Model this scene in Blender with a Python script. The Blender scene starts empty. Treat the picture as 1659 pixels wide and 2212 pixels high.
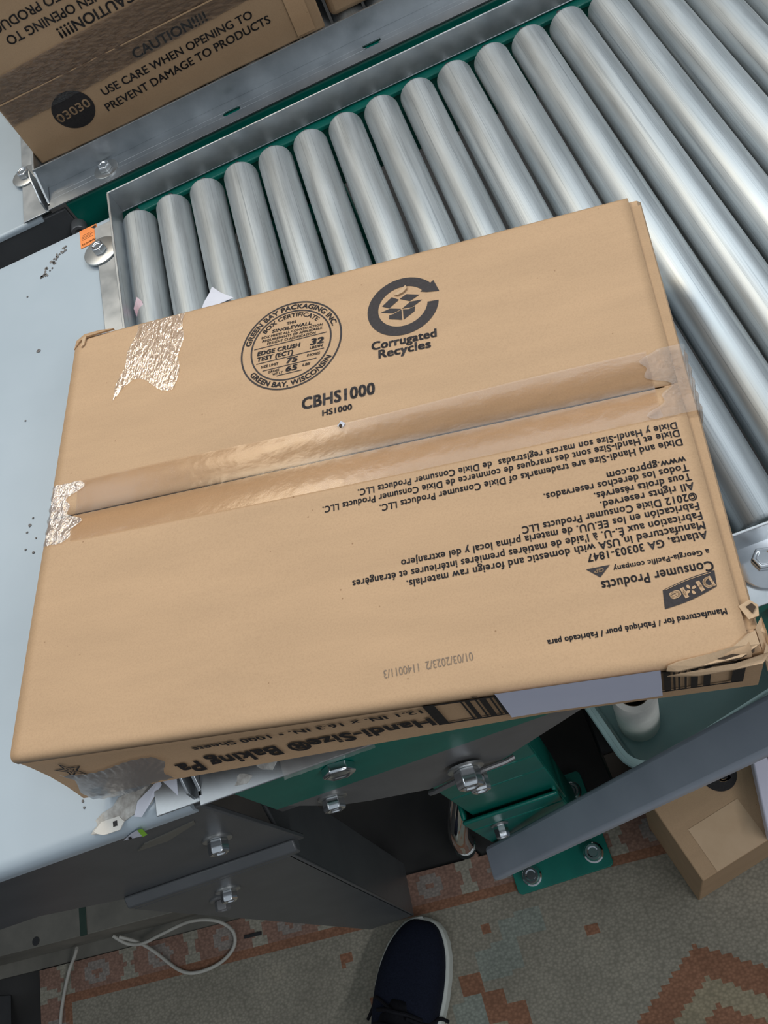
import bpy, bmesh, math, random
from mathutils import Vector, Matrix, noise as mnoise
random.seed(7)
SC = bpy.context.scene
COL = SC.collection
PI = math.pi

# ------------------------------------------------------------------ camera
cam = bpy.data.cameras.new('camera')
cam_o = bpy.data.objects.new('camera', cam)
COL.objects.link(cam_o)
cam.sensor_fit = 'VERTICAL'
cam.sensor_height = 24.0
cam.lens = 24.0 * 1820.2087 / 2212.0
cam.clip_start = 0.02
Rw = Matrix(((0.9208381584902134, -0.24731207126799898, -0.30148602832218413),
             (0.3655332793547242, 0.8167147500723815, 0.446500211308336),
             (0.1358031941912037, -0.5213576089588985, 0.8424628989030476)))
cam_o.matrix_world = Matrix.Translation((0, 0, 1.36)) @ Rw.transposed().to_4x4()
SC.camera = cam_o

# ------------------------------------------------------------------ world and lights
SC.view_settings.view_transform = 'Standard'
SC.view_settings.look = 'None'
SC.view_settings.gamma = 1.0
SC.view_settings.use_curve_mapping = False
SC.view_settings.exposure = 0.0

W = bpy.data.worlds.new('hall_light')
SC.world = W
W.use_nodes = True
nt = W.node_tree
nt.nodes.clear()
wo = nt.nodes.new('ShaderNodeOutputWorld')
bg = nt.nodes.new('ShaderNodeBackground')
tc = nt.nodes.new('ShaderNodeTexCoord')
sx = nt.nodes.new('ShaderNodeSeparateXYZ')
rp = nt.nodes.new('ShaderNodeValToRGB')
rp.color_ramp.elements[0].position = 0.0
rp.color_ramp.elements[0].color = (0.15, 0.15, 0.155, 1)
rp.color_ramp.elements[1].position = 0.75
rp.color_ramp.elements[1].color = (0.50, 0.56, 0.62, 1)
nt.links.new(tc.outputs['Generated'], sx.inputs[0])
nt.links.new(sx.outputs['Z'], rp.inputs[0])
nt.links.new(rp.outputs[0], bg.inputs[0])
bg.inputs[1].default_value = 0.62
nt.links.new(bg.outputs[0], wo.inputs[0])


def area(name, loc, target, sx_, sy_, power, col):
    l = bpy.data.lights.new(name, 'AREA')
    l.shape = 'RECTANGLE'
    l.size, l.size_y = sx_, sy_
    l.energy = power
    l.color = col
    o = bpy.data.objects.new(name, l)
    COL.objects.link(o)
    o.location = loc
    d = Vector(target) - Vector(loc)
    o.rotation_euler = d.to_track_quat('-Z', 'Y').to_euler()
    return o


area('ceiling_and_fill_light', (0.6, 1.9, 3.2), (0.6, 1.9, 0), 2.6, 0.16, 34, (0.90, 0.96, 1.0))
area('ceiling_and_fill_light', (-1.5, 1.0, 3.2), (-1.5, 1.0, 0), 0.16, 2.4, 20, (0.92, 0.97, 1.0))
area('ceiling_and_fill_light', (1.3, 0.6, 3.2), (1.3, 0.6, 0), 0.16, 2.4, 9, (0.88, 0.95, 1.0))
area('warm_ceiling_lamp', (-0.75, 1.75, 3.0), (-0.4, 0.6, 0.9), 0.5, 0.25, 15, (1.0, 0.80, 0.55))

area('ceiling_and_fill_light', (1.9, -1.9, 3.2), (0.6, -0.5, 0.4), 2.4, 0.16, 36, (0.95, 0.96, 1.0))  # fill lamp added behind the camera to brighten the front faces


# ------------------------------------------------------------------ materials
def new_mat(name):
    m = bpy.data.materials.new(name)
    m.use_nodes = True
    n = m.node_tree
    b = n.nodes['Principled BSDF']
    return m, n, b


def coords(n, scale):
    t = n.nodes.new('ShaderNodeTexCoord')
    mp = n.nodes.new('ShaderNodeMapping')
    mp.inputs['Scale'].default_value = scale
    n.links.new(t.outputs['Object'], mp.inputs[0])
    return mp.outputs[0]


def noise(n, vec, scale, detail=4, rough=0.6):
    x = n.nodes.new('ShaderNodeTexNoise')
    x.inputs['Scale'].default_value = scale
    x.inputs['Detail'].default_value = detail
    x.inputs['Roughness'].default_value = rough
    n.links.new(vec, x.inputs['Vector'])
    return x.outputs['Fac']


def ramp(n, fac, stops):
    r = n.nodes.new('ShaderNodeValToRGB')
    e = r.color_ramp.elements
    while len(e) < len(stops):
        e.new(0.5)
    for el, (p, c) in zip(e, stops):
        el.position = p
        el.color = (*c, 1) if len(c) == 3 else c
    n.links.new(fac, r.inputs[0])
    return r.outputs[0]


def mixc(n, fac, a, b, mode='MIX'):
    m = n.nodes.new('ShaderNodeMix')
    m.data_type = 'RGBA'
    m.blend_type = mode
    for s, v in ((0, fac), (6, a), (7, b)):
        if hasattr(v, 'is_linked'):
            n.links.new(v, m.inputs[s])
        elif s == 0:
            m.inputs[0].default_value = v
        else:
            m.inputs[s].default_value = (*v, 1)
    return m.outputs[2]


def bump(n, b, h, strength, dist=0.001):
    x = n.nodes.new('ShaderNodeBump')
    x.inputs['Strength'].default_value = strength
    x.inputs['Distance'].default_value = dist
    n.links.new(h, x.inputs['Height'])
    n.links.new(x.outputs[0], b.inputs['Normal'])


def setp(b, rough=0.5, metal=0.0, spec=0.5, col=None):
    b.inputs['Roughness'].default_value = rough
    b.inputs['Metallic'].default_value = metal
    b.inputs['Specular IOR Level'].default_value = spec
    if col:
        b.inputs['Base Color'].default_value = (*col, 1)


def varied(name, c0, c1, scale, rough, metal=0.0, spec=0.5, stretch=(1, 1, 1), bstr=0.0, bscale=None, detail=4):
    m, n, b = new_mat(name)
    v = coords(n, stretch)
    f = noise(n, v, scale, detail)
    n.links.new(ramp(n, f, [(0.3, c0), (0.7, c1)]), b.inputs['Base Color'])
    setp(b, rough, metal, spec)
    if bstr:
        bump(n, b, noise(n, v, bscale or scale, 3), bstr)
    return m


def cardboard(name, c, speck=0.55):
    m, n, b = new_mat(name)
    v = coords(n, (1, 1, 1))
    fine = noise(n, v, 900, 3, 0.7)
    blot = noise(n, coords(n, (0.6, 3.0, 1)), 14, 4)
    base = ramp(n, blot, [(0.3, tuple(x * 0.93 for x in c)), (0.7, tuple(min(1, x * 1.05) for x in c))])
    fib = ramp(n, fine, [(0.25, (0.82, 0.80, 0.78)), (0.55, (1, 1, 1)), (0.8, (1.05, 1.05, 1.05))])
    col = mixc(n, speck, base, fib, 'MULTIPLY')
    vor = n.nodes.new('ShaderNodeTexVoronoi')
    vor.inputs['Scale'].default_value = 110
    n.links.new(v, vor.inputs['Vector'])
    dots = ramp(n, vor.outputs['Distance'], [(0.04, (0.62, 0.55, 0.48)), (0.075, (1, 1, 1))])
    rare = ramp(n, noise(n, v, 60, 2), [(0.58, (0, 0, 0)), (0.62, (1, 1, 1))])
    col = mixc(n, rare, col, mixc(n, 1.0, col, dots, 'MULTIPLY'))
    n.links.new(col, b.inputs['Base Color'])
    setp(b, 0.62, 0, 0.3)
    bump(n, b, fine, 0.12, 0.0004)
    return m


M = {}
M['kraft'] = cardboard('kraft_cardboard', (0.55, 0.362, 0.212))
M['kraft_edge'] = cardboard('kraft_torn_edge', (0.58, 0.405, 0.25))
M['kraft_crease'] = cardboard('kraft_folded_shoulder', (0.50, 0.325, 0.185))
M['brown_box'] = cardboard('brown_cardboard', (0.43, 0.285, 0.165))
M['dark_kraft'] = varied('shaded_cardboard_inside', (0.05, 0.032, 0.02), (0.08, 0.05, 0.03), 40, 0.9)  # near-black brown, shade of the carton's inside put into the colour
M['brown_tape'] = varied('brown_carton_tape', (0.50, 0.34, 0.20), (0.56, 0.39, 0.24), 30, 0.5)
M['ink'] = varied('printing_ink', (0.030, 0.026, 0.028), (0.045, 0.038, 0.040), 500, 0.6, spec=0.3)
M['ink_side'] = varied('black_printing_ink', (0.018, 0.016, 0.016), (0.03, 0.026, 0.025), 500, 0.55, spec=0.3)
M['ink_faint'] = varied('faint_dot_ink', (0.17, 0.13, 0.10), (0.30, 0.22, 0.15), 900, 0.7)
M['green'] = varied('green_paint', (0.0, 0.125, 0.095), (0.0, 0.155, 0.115), 30, 0.36, spec=0.5)
M['dark_grey'] = varied('dark_grey_powder_coat', (0.075, 0.080, 0.084), (0.095, 0.100, 0.104), 24, 0.36, spec=0.5, bstr=0.05, bscale=900)
M['brace_grey'] = varied('grey_powder_coat', (0.34, 0.38, 0.44), (0.40, 0.44, 0.50), 12, 0.42, spec=0.5, bstr=0.06, bscale=700)
M['bracket_grey'] = varied('grey_bracket_steel', (0.15, 0.15, 0.15), (0.20, 0.20, 0.20), 16, 0.40, metal=0.3, bstr=0.04, bscale=500)
M['table'] = varied('pale_blue_grey_sheet', (0.385, 0.455, 0.505), (0.44, 0.51, 0.56), 5, 0.30, metal=0.0, spec=0.5, bstr=0.03, bscale=300)
M['paper'] = varied('white_paper', (0.62, 0.64, 0.72), (0.70, 0.72, 0.80), 20, 0.55)
M['paper_lilac'] = varied('white_label_paper', (0.62, 0.65, 0.80), (0.67, 0.70, 0.84), 12, 0.5)
M['glue'] = varied('dirty_glue_residue', (0.30, 0.27, 0.24), (0.62, 0.62, 0.58), 160, 0.7)
M['scuff'] = varied('dark_scuff', (0.10, 0.09, 0.085), (0.22, 0.21, 0.20), 300, 0.8)
M['lime'] = varied('lime_green_print', (0.25, 0.55, 0.04), (0.30, 0.62, 0.06), 60, 0.5)
M['pink'] = varied('pink_paper', (0.52, 0.30, 0.34), (0.62, 0.50, 0.55), 90, 0.6)
M['orange'] = varied('orange_sticker_paper', (0.85, 0.24, 0.05), (0.92, 0.30, 0.08), 60, 0.5)
M['zinc'] = varied('zinc_plated_steel', (0.72, 0.75, 0.78), (0.86, 0.88, 0.90), 40, 0.16, metal=1.0)
M['washer'] = varied('dull_washer_steel', (0.45, 0.46, 0.45), (0.55, 0.56, 0.55), 60, 0.34, metal=0.9)
M['chrome'] = varied('chrome', (0.80, 0.80, 0.78), (0.9, 0.9, 0.88), 10, 0.08, metal=1.0)
M['black'] = varied('black_plastic', (0.006, 0.006, 0.007), (0.012, 0.012, 0.013), 20, 0.45)
M['navy'] = varied('navy_canvas', (0.003, 0.005, 0.013), (0.008, 0.011, 0.024), 420, 0.85, spec=0.2, bstr=0.6, bscale=900)
M['shoe_black'] = varied('black_lace_cloth', (0.004, 0.004, 0.006), (0.008, 0.008, 0.011), 300, 0.8, spec=0.2)
M['rubber'] = varied('white_rubber', (0.50, 0.53, 0.49), (0.60, 0.63, 0.58), 30, 0.6)
M['cable'] = varied('off_white_cable', (0.36, 0.35, 0.31), (0.46, 0.45, 0.40), 60, 0.5)
M['dark_green'] = varied('dark_green_strap', (0.015, 0.04, 0.028), (0.025, 0.055, 0.04), 60, 0.7)
M['beam'] = varied('dusty_grey_beam', (0.13, 0.125, 0.105), (0.19, 0.18, 0.15), 18, 0.6, bstr=0.1, bscale=200)
M['roll'] = varied('white_roll_paper', (0.70, 0.68, 0.62), (0.80, 0.78, 0.72), 40, 0.7)
M['core'] = varied('brown_core_board', (0.20, 0.15, 0.09), (0.27, 0.20, 0.12), 80, 0.8)
M['panel'] = varied('white_panel', (0.62, 0.60, 0.70), (0.70, 0.68, 0.78), 10, 0.5)
M['wall'] = varied('pale_wall_paint', (0.55, 0.56, 0.56), (0.60, 0.61, 0.61), 3, 0.7)
M['floor'] = varied('dark_floor', (0.012, 0.012, 0.012), (0.03, 0.028, 0.026), 6, 0.55, spec=0.4)


def galvanized(name, c0, c1, rough, streak=(1, 1, 1), scale=26, lines=None, bstr=0.05):
    m, n, b = new_mat(name)
    v = coords(n, streak)
    f = noise(n, v, scale, 6, 0.65)
    col = ramp(n, f, [(0.25, c0), (0.75, c1)])
    if lines:
        g = noise(n, coords(n, lines), 150, 3, 0.6)
        col = mixc(n, 0.75, col, ramp(n, g, [(0.28, (0.50, 0.52, 0.54)), (0.46, (1, 1, 1)), (0.75, (1.08, 1.08, 1.06))]), 'MULTIPLY')
    n.links.new(col, b.inputs['Base Color'])
    setp(b, rough, 0.9, 0.5)
    rr = ramp(n, f, [(0.3, (rough - 0.07,) * 3), (0.7, (rough + 0.09,) * 3)])
    n.links.new(rr, b.inputs['Roughness'])
    bump(n, b, f, bstr, 0.0006)
    return m


M['galv'] = galvanized('galvanized_sheet', (0.38, 0.41, 0.43), (0.56, 0.59, 0.61), 0.38)
M['roller'] = galvanized('galvanized_tube', (0.42, 0.46, 0.48), (0.56, 0.60, 0.62), 0.50, (6, 0.5, 6), 14, (7, 0.03, 7))


def clear_film(name, alpha, tint, rough, bscale, bstr, gloss=0.6, stretch=(1, 1, 1)):
    """thin clear plastic: see-through tinted film, a little haze, and a mirror-like coat that catches lamps"""
    m, n, b = new_mat(name)
    out = n.nodes['Material Output']
    tr = n.nodes.new('ShaderNodeBsdfTransparent')
    tr.inputs[0].default_value = (*tint, 1)
    setp(b, 0.5, 0, 0.2, tuple(0.82 * t for t in tint))
    gl = n.nodes.new('ShaderNodeBsdfGlossy')
    gl.inputs['Roughness'].default_value = rough
    v = coords(n, stretch)
    bp = n.nodes.new('ShaderNodeBump')
    bp.inputs['Strength'].default_value = bstr
    bp.inputs['Distance'].default_value = 0.002
    n.links.new(noise(n, v, bscale, 3, 0.6), bp.inputs['Height'])
    n.links.new(bp.outputs[0], gl.inputs['Normal'])
    fr = n.nodes.new('ShaderNodeFresnel')
    fr.inputs['IOR'].default_value = 1.5
    n.links.new(bp.outputs[0], fr.inputs['Normal'])
    mu = n.nodes.new('ShaderNodeMath')
    mu.operation = 'MULTIPLY'
    mu.inputs[1].default_value = gloss * 2
    n.links.new(fr.outputs[0], mu.inputs[0])
    m1 = n.nodes.new('ShaderNodeMixShader')
    m1.inputs[0].default_value = alpha
    n.links.new(tr.outputs[0], m1.inputs[1])
    n.links.new(b.outputs[0], m1.inputs[2])
    m2 = n.nodes.new('ShaderNodeMixShader')
    n.links.new(mu.outputs[0], m2.inputs[0])
    n.links.new(m1.outputs[0], m2.inputs[1])
    n.links.new(gl.outputs[0], m2.inputs[2])
    n.links.new(m2.outputs[0], out.inputs[0])
    return m


M['tape'] = clear_film('clear_tape', 0.01, (0.92, 0.87, 0.80), 0.20, 90, 0.10, 0.28)
M['tape_crinkled'] = clear_film('crinkled_clear_tape', 0.15, (0.96, 0.93, 0.90), 0.16, 260, 0.6, 0.26)  # whitish diffuse share stands in for light reflected by the crinkles
M['tape_wrinkled'] = clear_film('wrinkled_clear_tape', 0.03, (0.95, 0.93, 0.91), 0.10, 70, 0.9, 0.5, (1, 1, 2.5))
M['tape_remnant'] = clear_film('old_tape_film', 0.02, (0.95, 0.88, 0.76), 0.16, 220, 0.35, 0.22, (2.2, 0.6, 1))
M['tape_grey'] = clear_film('greyish_clear_tape', 0.30, (0.92, 0.94, 0.97), 0.3, 60, 0.25, 0.35)
M['bin'] = clear_film('clear_bin_plastic', 0.75, (0.66, 0.92, 0.90), 0.18, 40, 0.1, 0.7)


# ------------------------------------------------------------------ mesh building
class MB:
    def __init__(s):
        s.v, s.f, s.mi = [], [], []

    def add(s, vs, fs, mi=0):
        k = len(s.v)
        s.v += [tuple(v) for v in vs]
        s.f += [tuple(i + k for i in f) for f in fs]
        s.mi += [mi] * len(fs)
        return s

    def box(s, x0, x1, y0, y1, z0, z1, mi=0):
        vs = [(x, y, z) for z in (z0, z1) for y in (y0, y1) for x in (x0, x1)]
        return s.add(vs, [(0, 2, 3, 1), (4, 5, 7, 6), (0, 1, 5, 4), (2, 6, 7, 3), (0, 4, 6, 2), (1, 3, 7, 5)], mi)

    def prism(s, poly, axis, a, b, mi=0):
        """poly: 2-D outline in the two other axes, extruded along axis from a to b"""
        def P(p, t):
            return {'x': (t, p[0], p[1]), 'y': (p[0], t, p[1]), 'z': (p[0], p[1], t)}[axis]
        n = len(poly)
        vs = [P(p, a) for p in poly] + [P(p, b) for p in poly]
        fs = [tuple(range(n))[::-1], tuple(range(n, 2 * n))]
        fs += [(i, (i + 1) % n, n + (i + 1) % n, n + i) for i in range(n)]
        return s.add(vs, fs, mi)

    def lathe(s, prof, p0, d, n=24, mi=0, cap=True):
        """prof: (radius, distance along d)"""
        d = Vector(d).normalized()
        u = d.orthogonal().normalized()
        w = d.cross(u)
        p0 = Vector(p0)
        vs = []
        for r, t in prof:
            for i in range(n):
                a = 2 * PI * i / n
                vs.append(p0 + d * t + (u * math.cos(a) + w * math.sin(a)) * r)
        fs = []
        for k in range(len(prof) - 1):
            for i in range(n):
                j = (i + 1) % n
                fs.append((k * n + i, k * n + j, (k + 1) * n + j, (k + 1) * n + i))
        if cap:
            fs.append(tuple(range(n))[::-1])
            fs.append(tuple(range((len(prof) - 1) * n, len(prof) * n)))
        return s.add(vs, fs, mi)

    def tube(s, pts, r, n=10, mi=0):
        pts = [Vector(p) for p in pts]
        vs, fs = [], []
        prev = None
        for i, p in enumerate(pts):
            t = (pts[min(i + 1, len(pts) - 1)] - pts[max(i - 1, 0)]).normalized()
            u = t.orthogonal().normalized() if prev is None else (prev - t * prev.dot(t)).normalized()
            prev = u
            w = t.cross(u)
            for k in range(n):
                a = 2 * PI * k / n
                vs.append(p + (u * math.cos(a) + w * math.sin(a)) * r)
        for i in range(len(pts) - 1):
            for k in range(n):
                j = (k + 1) % n
                fs.append((i * n + k, i * n + j, (i + 1) * n + j, (i + 1) * n + k))
        fs.append(tuple(range(n))[::-1])
        fs.append(tuple(range((len(pts) - 1) * n, len(pts) * n)))
        return s.add(vs, fs, mi)

    def grid(s, nu, nv, fn, mi=0):
        vs = [fn(i / (nu - 1), j / (nv - 1)) for j in range(nv) for i in range(nu)]
        fs = [(j * nu + i, j * nu + i + 1, (j + 1) * nu + i + 1, (j + 1) * nu + i) for j in range(nv - 1) for i in range(nu - 1)]
        return s.add(vs, fs, mi)


WP = {}          # where each object's origin stands, in the frame its meshes are written in


def thing(name, loc, label, cat, group=None, rotz=0.0, local=False):
    o = bpy.data.objects.new(name, None)
    COL.objects.link(o)
    o.empty_display_size = 0.05
    o.location = loc
    o.rotation_euler = (0, 0, rotz)
    o['label'] = label
    o['category'] = cat
    if group:
        o['group'] = group
    WP[o.name] = Vector((0, 0, 0)) if local else Vector(loc)
    return o


def build(name, mb, mats, parent=None, smooth=False, bevel=0.0, label=None, subsurf=0, solid=0.0, angle=40, seg=2):
    me = bpy.data.meshes.new(name)
    vs = [Vector(v) for v in mb.v]
    lo = Vector([min(v[i] for v in vs) for i in range(3)])
    hi = Vector([max(v[i] for v in vs) for i in range(3)])
    c = (lo + hi) / 2
    if parent is None:
        c.z = lo.z
    me.from_pydata([v - c for v in vs], [], mb.f)
    if not isinstance(mats, (list, tuple)):
        mats = [mats]
    for m in mats:
        me.materials.append(M[m])
    if len(mats) > 1:
        me.polygons.foreach_set('material_index', mb.mi)
    bm = bmesh.new()
    bm.from_mesh(me)
    if solid != 'flat':
        bmesh.ops.recalc_face_normals(bm, faces=bm.faces)
    bm.to_mesh(me)
    bm.free()
    o = bpy.data.objects.new(name, me)
    COL.objects.link(o)
    if parent is not None:
        o.parent = parent
        o.location = c - WP[parent.name]
    else:
        o.location = c
    WP[o.name] = c
    if solid and solid != 'flat':
        md = o.modifiers.new('thickness', 'SOLIDIFY')
        md.thickness = solid
        md.offset = -1
    if bevel:
        md = o.modifiers.new('bevel', 'BEVEL')
        md.width = bevel
        md.segments = seg
        md.limit_method = 'ANGLE'
        md.angle_limit = math.radians(35)
    if subsurf:
        md = o.modifiers.new('sub', 'SUBSURF')
        md.levels = subsurf
        md.render_levels = subsurf
    if smooth or bevel:
        for p in me.polygons:
            p.use_smooth = True
        try:
            me.set_sharp_from_angle(angle=math.radians(angle))
        except Exception:
            pass
    if label:
        o['label'] = label
    return o


def tag(o, label, cat, group=None, kind=None):
    o['label'] = label
    o['category'] = cat
    if group:
        o['group'] = group
    if kind:
        o['kind'] = kind
    return o


# --------------------------------------------------------------- lettering
_tc = {}


def glyphs(s, bold=0.0, shear=0.0, space=1.0):
    """verts (x, y) and faces of a line of lettering, one unit tall capitals, and its width"""
    key = (s, bold, shear, space)
    if key in _tc:
        return _tc[key]
    def mesh_of(txt):
        cu = bpy.data.curves.new('lettering', 'FONT')
        cu.body = txt
        cu.size = 1.0
        cu.offset = bold
        cu.shear = shear
        cu.space_character = space
        cu.resolution_u = 3
        ob = bpy.data.objects.new('lettering', cu)
        COL.objects.link(ob)
        bpy.context.view_layer.update()
        dg = bpy.context.evaluated_depsgraph_get()
        ev = ob.evaluated_get(dg)
        me = ev.to_mesh()
        v = [(p.co.x, p.co.y) for p in me.vertices]
        f = [tuple(p.vertices) for p in me.polygons]
        ev.to_mesh_clear()
        bpy.data.objects.remove(ob)
        bpy.data.curves.remove(cu)
        return v, f
    if 'H' not in _tc:
        _tc['H'] = None
        vh, _ = mesh_of('H')
        _tc['H'] = max(y for x, y in vh)
    h = _tc['H']
    v, f = mesh_of(s)
    x0 = min(x for x, y in v)
    v = [((x - x0) / h, y / h) for x, y in v]
    w = max(x for x, y in v)
    _tc[key] = (v, f, w)
    return _tc[key]


def line_text(mb, s, a, b, cap, fn, bold=0.0, shear=0.0, mi=0, space=1.0):
    """lettering fitted from point a to point b on a flat surface, capitals `cap` tall; fn lifts (u, v) to 3-D.
    Heavy strokes are printed as slightly shifted impressions."""
    v, f, w = glyphs(s, 0.0, shear, space)
    ax, ay = a
    dx, dy = b[0] - a[0], b[1] - a[1]
    L = math.hypot(dx, dy)
    ex, ey = dx / L, dy / L
    k = L / w
    ex_ = bold
    for sx_, sy_ in ([(0, 0)] if ex_ == 0 else [(-1, -0.7), (1, -0.7), (-1, 0.7), (1, 0.7), (0, 0)]):
        mb.add([fn(ax + ex * (x + sx_ * ex_) * k - ey * (y + sy_ * ex_) * cap, ay + ey * (x + sx_ * ex_) * k + ex * (y + sy_ * ex_) * cap) for x, y in v], f, mi)


def ring_text(mb, s, c, r, a0, a1, cap, fn, bold=0.0, under=False, rot=0.0):
    """lettering bent round a circle from angle a0 to a1"""
    v, f, w = glyphs(s)
    for dx, dy in [(-bold, -bold), (bold, bold), (-bold, bold), (bold, -bold)]:
        out = []
        for x, y in v:
            t = a0 + (a1 - a0) * (x + dx) / w
            rr = r - (y + dy) * cap if under else r + (y + dy) * cap
            out.append(fn(c[0] + rr * math.cos(t), c[1] + rr * math.sin(t)))
        mb.add(out, f)


def ring(mb, c, r0, r1, fn, a0=0.0, a1=2 * PI, n=72, mi=0):
    vs = []
    for i in range(n + 1):
        a = a0 + (a1 - a0) * i / n
        vs.append(fn(c[0] + r0 * math.cos(a), c[1] + r0 * math.sin(a)))
        vs.append(fn(c[0] + r1 * math.cos(a), c[1] + r1 * math.sin(a)))
    mb.add(vs, [(2 * i, 2 * i + 1, 2 * i + 3, 2 * i + 2) for i in range(n)], mi)


def poly(mb, pts, fn, mi=0):
    mb.add([fn(*p) for p in pts], [tuple(range(len(pts)))], mi)


def stroke(mb, a, b, wd, fn, mi=0):
    dx, dy = b[0] - a[0], b[1] - a[1]
    L = math.hypot(dx, dy)
    nx, ny = -dy / L * wd / 2, dx / L * wd / 2
    poly(mb, [(a[0] + nx, a[1] + ny), (b[0] + nx, b[1] + ny), (b[0] - nx, b[1] - ny), (a[0] - nx, a[1] - ny)], fn, mi)


# --------------------------------------------------------------- hardware
def bolt(parent, loc, nrm, r=0.0075, h=0.006, wr=0.011, wt=0.0018, dished=True, name='bolt', mat='zinc', wmat='washer'):
    """hex head with a dished top, and its washer as a sub-part"""
    n = Vector(nrm).normalized()
    p = Vector(loc)
    mb = MB()
    prof = [(r * 0.96, wt), (r, wt + h * 0.12), (r, wt + h * 0.82), (r * 0.90, wt + h)]
    if dished:
        prof += [(r * 0.68, wt + h), (r * 0.6, wt + h * 0.84)]
    mb.lathe(prof, p, n, 6)
    b = build(name, mb, mat, parent, smooth=True, angle=25, bevel=r * 0.06)
    if wr:
        w = MB()
        w.lathe([(wr, 0), (wr, wt * 0.8), (wr * 0.95, wt), (r * 0.5, wt)], p, n, 28)
        build('washer', w, wmat, b, smooth=True, angle=30)
    return b


# ================================================================== the setting
fl = MB().box(-3.5, 3.5, -2.5, 4.0, -0.05, 0.0)
f_o = build('floor', fl, 'floor')
f_o['kind'] = 'structure'
wb = build('wall_back', MB().box(-3.5, 3.5, 3.9, 4.0, 0.0, 3.4), 'wall')
wb['kind'] = 'structure'

# ------------------------------------------------------------------ rug
def rug_cell(x, y):
    """which yarn colour lies at this knot: 0 field, 1 orange, 2 border ground, 3 grey motif, 4 pale motif, 5 sage, 6 ochre"""
    s = 0.19 - 0.06 * x - y
    t = x + 1.0 + 0.10 * (y - 0.2)
    def band(s_, along, phase):
        if s_ > 0.045:
            return 1
        p = ((along + phase) % 0.115) / 0.115
        q = (s_ - 0.023) / 0.02
        if abs(q) > 1:
            return 2
        c = abs(p - 0.5) * 2
        if c < 0.42:
            d = (c / 0.42) ** 2 + q * q
            return 2 if d < 0.10 else (3 if d < 0.8 else 2)
        if c > 0.74:
            return 4 if (1 - c) / 0.26 < 0.35 + 0.65 * abs(q) else 2
        return 2
    if t < 0.055 and t < s:
        return band(t, y, 0.02)
    if s < 0.058:
        return band(s, x, 0.03)
    d = abs(x - 0.018) * 0.62 + abs(y + 0.105)
    if d < 0.118:
        if d > 0.078:
            return 1
        if d > 0.045:
            return 6
        return 1 if d > 0.022 else 3
    d2 = abs(x + 0.72) * 0.62 + abs(y + 0.12)
    if d2 < 0.11:
        return 1 if d2 > 0.075 else 5
    for x0, x1, y0, y1, k in ((-0.312, -0.276, 0.030, 0.060, 1), (-0.288, -0.250, -0.008, 0.030, 1), (-0.262, -0.225, -0.045, 0.008, 1), (-0.24, -0.19, -0.085, -0.045, 1),
                              (-0.276, -0.215, 0.045, 0.085, 5), (-0.330, -0.288, -0.03, 0.03, 5), (-0.30, -0.262, -0.08, -0.008, 6), (-0.23, -0.17, 0.085, 0.115, 5),
                              (-0.446, -0.428, -0.03, 0.07, 1), (-0.47, -0.446, -0.06, 0.0, 5), (-0.258, -0.246, 0.104, 0.116, 1), (-0.118, -0.096, 0.058, 0.072, 1), (-0.482, -0.462, 0.118, 0.136, 1)):
        if x0 <= x < x1 and y0 <= y < y1:
            return k
    return 0


def yarn(name, c):
    m, n, b = new_mat(name)
    v = coords(n, (1, 1, 1))
    w = n.nodes.new('ShaderNodeTexVoronoi')
    w.inputs['Scale'].default_value = 210
    mp = coords(n, (1, 1.35, 1))
    n.links.new(mp, w.inputs['Vector'])
    big = noise(n, v, 9, 4)
    col = mixc(n, 1.0, c, ramp(n, w.outputs['Distance'], [(0.0, (1.18, 1.18, 1.18)), (0.8, (0.72, 0.72, 0.72))]), 'MULTIPLY')
    col = mixc(n, 1.0, col, ramp(n, big, [(0.3, (0.80, 0.80, 0.80)), (0.55, (1.0, 1.0, 1.0)), (0.7, (1.12, 1.10, 1.08))]), 'MULTIPLY')
    n.links.new(col, b.inputs['Base Color'])
    setp(b, 0.95, 0, 0.1)
    bump(n, b, w.outputs['Distance'], -0.6, 0.002)
    return m


for k, c in (('y_field', (0.265, 0.245, 0.195)), ('y_orange', (0.255, 0.130, 0.080)), ('y_border', (0.27, 0.165, 0.125)), ('y_grey', (0.28, 0.245, 0.215)),
             ('y_pale', (0.32, 0.30, 0.24)), ('y_sage', (0.25, 0.27, 0.23)), ('y_ochre', (0.29, 0.25, 0.17))):
    M[k] = yarn('rug_yarn_' + k[2:], c)

mb = MB()
C = 0.0065
nx = int(1.75 / C)
for i in range(nx):
    x = -1.0 + i * C
    y1 = 0.19 - 0.06 * x
    ny = int(0.62 / C)
    for j in range(ny):
        y = y1 - j * C
        mb.add([(x, y - C, 0.007), (x + C, y - C - 0.06 * C, 0.007), (x + C, y - 0.06 * C, 0.007), (x, y, 0.007)], [(0, 1, 2, 3)], rug_cell(x + C / 2, y - C / 2))
# rug edge thickness
xa, xb = -1.0, -1.0 + nx * C
mb.add([(xa, 0.25, 0.0005), (xb, 0.19 - 0.06 * xb, 0.0005), (xb, 0.19 - 0.06 * xb, 0.007), (xa, 0.25, 0.007)], [(0, 1, 2, 3)], 2)
mb.add([(xa, 0.25, 0.0005), (xa, 0.25, 0.007), (xa, 0.25 - ny * C, 0.007), (xa, 0.25 - ny * C, 0.0005)], [(0, 1, 2, 3)], 2)
rug = build('rug', mb, ['y_field', 'y_orange', 'y_border', 'y_grey', 'y_pale', 'y_sage', 'y_ochre'], solid='flat')
tag(rug, 'worn woven rug with orange patterned border and beige field on the floor', 'rug')

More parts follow.
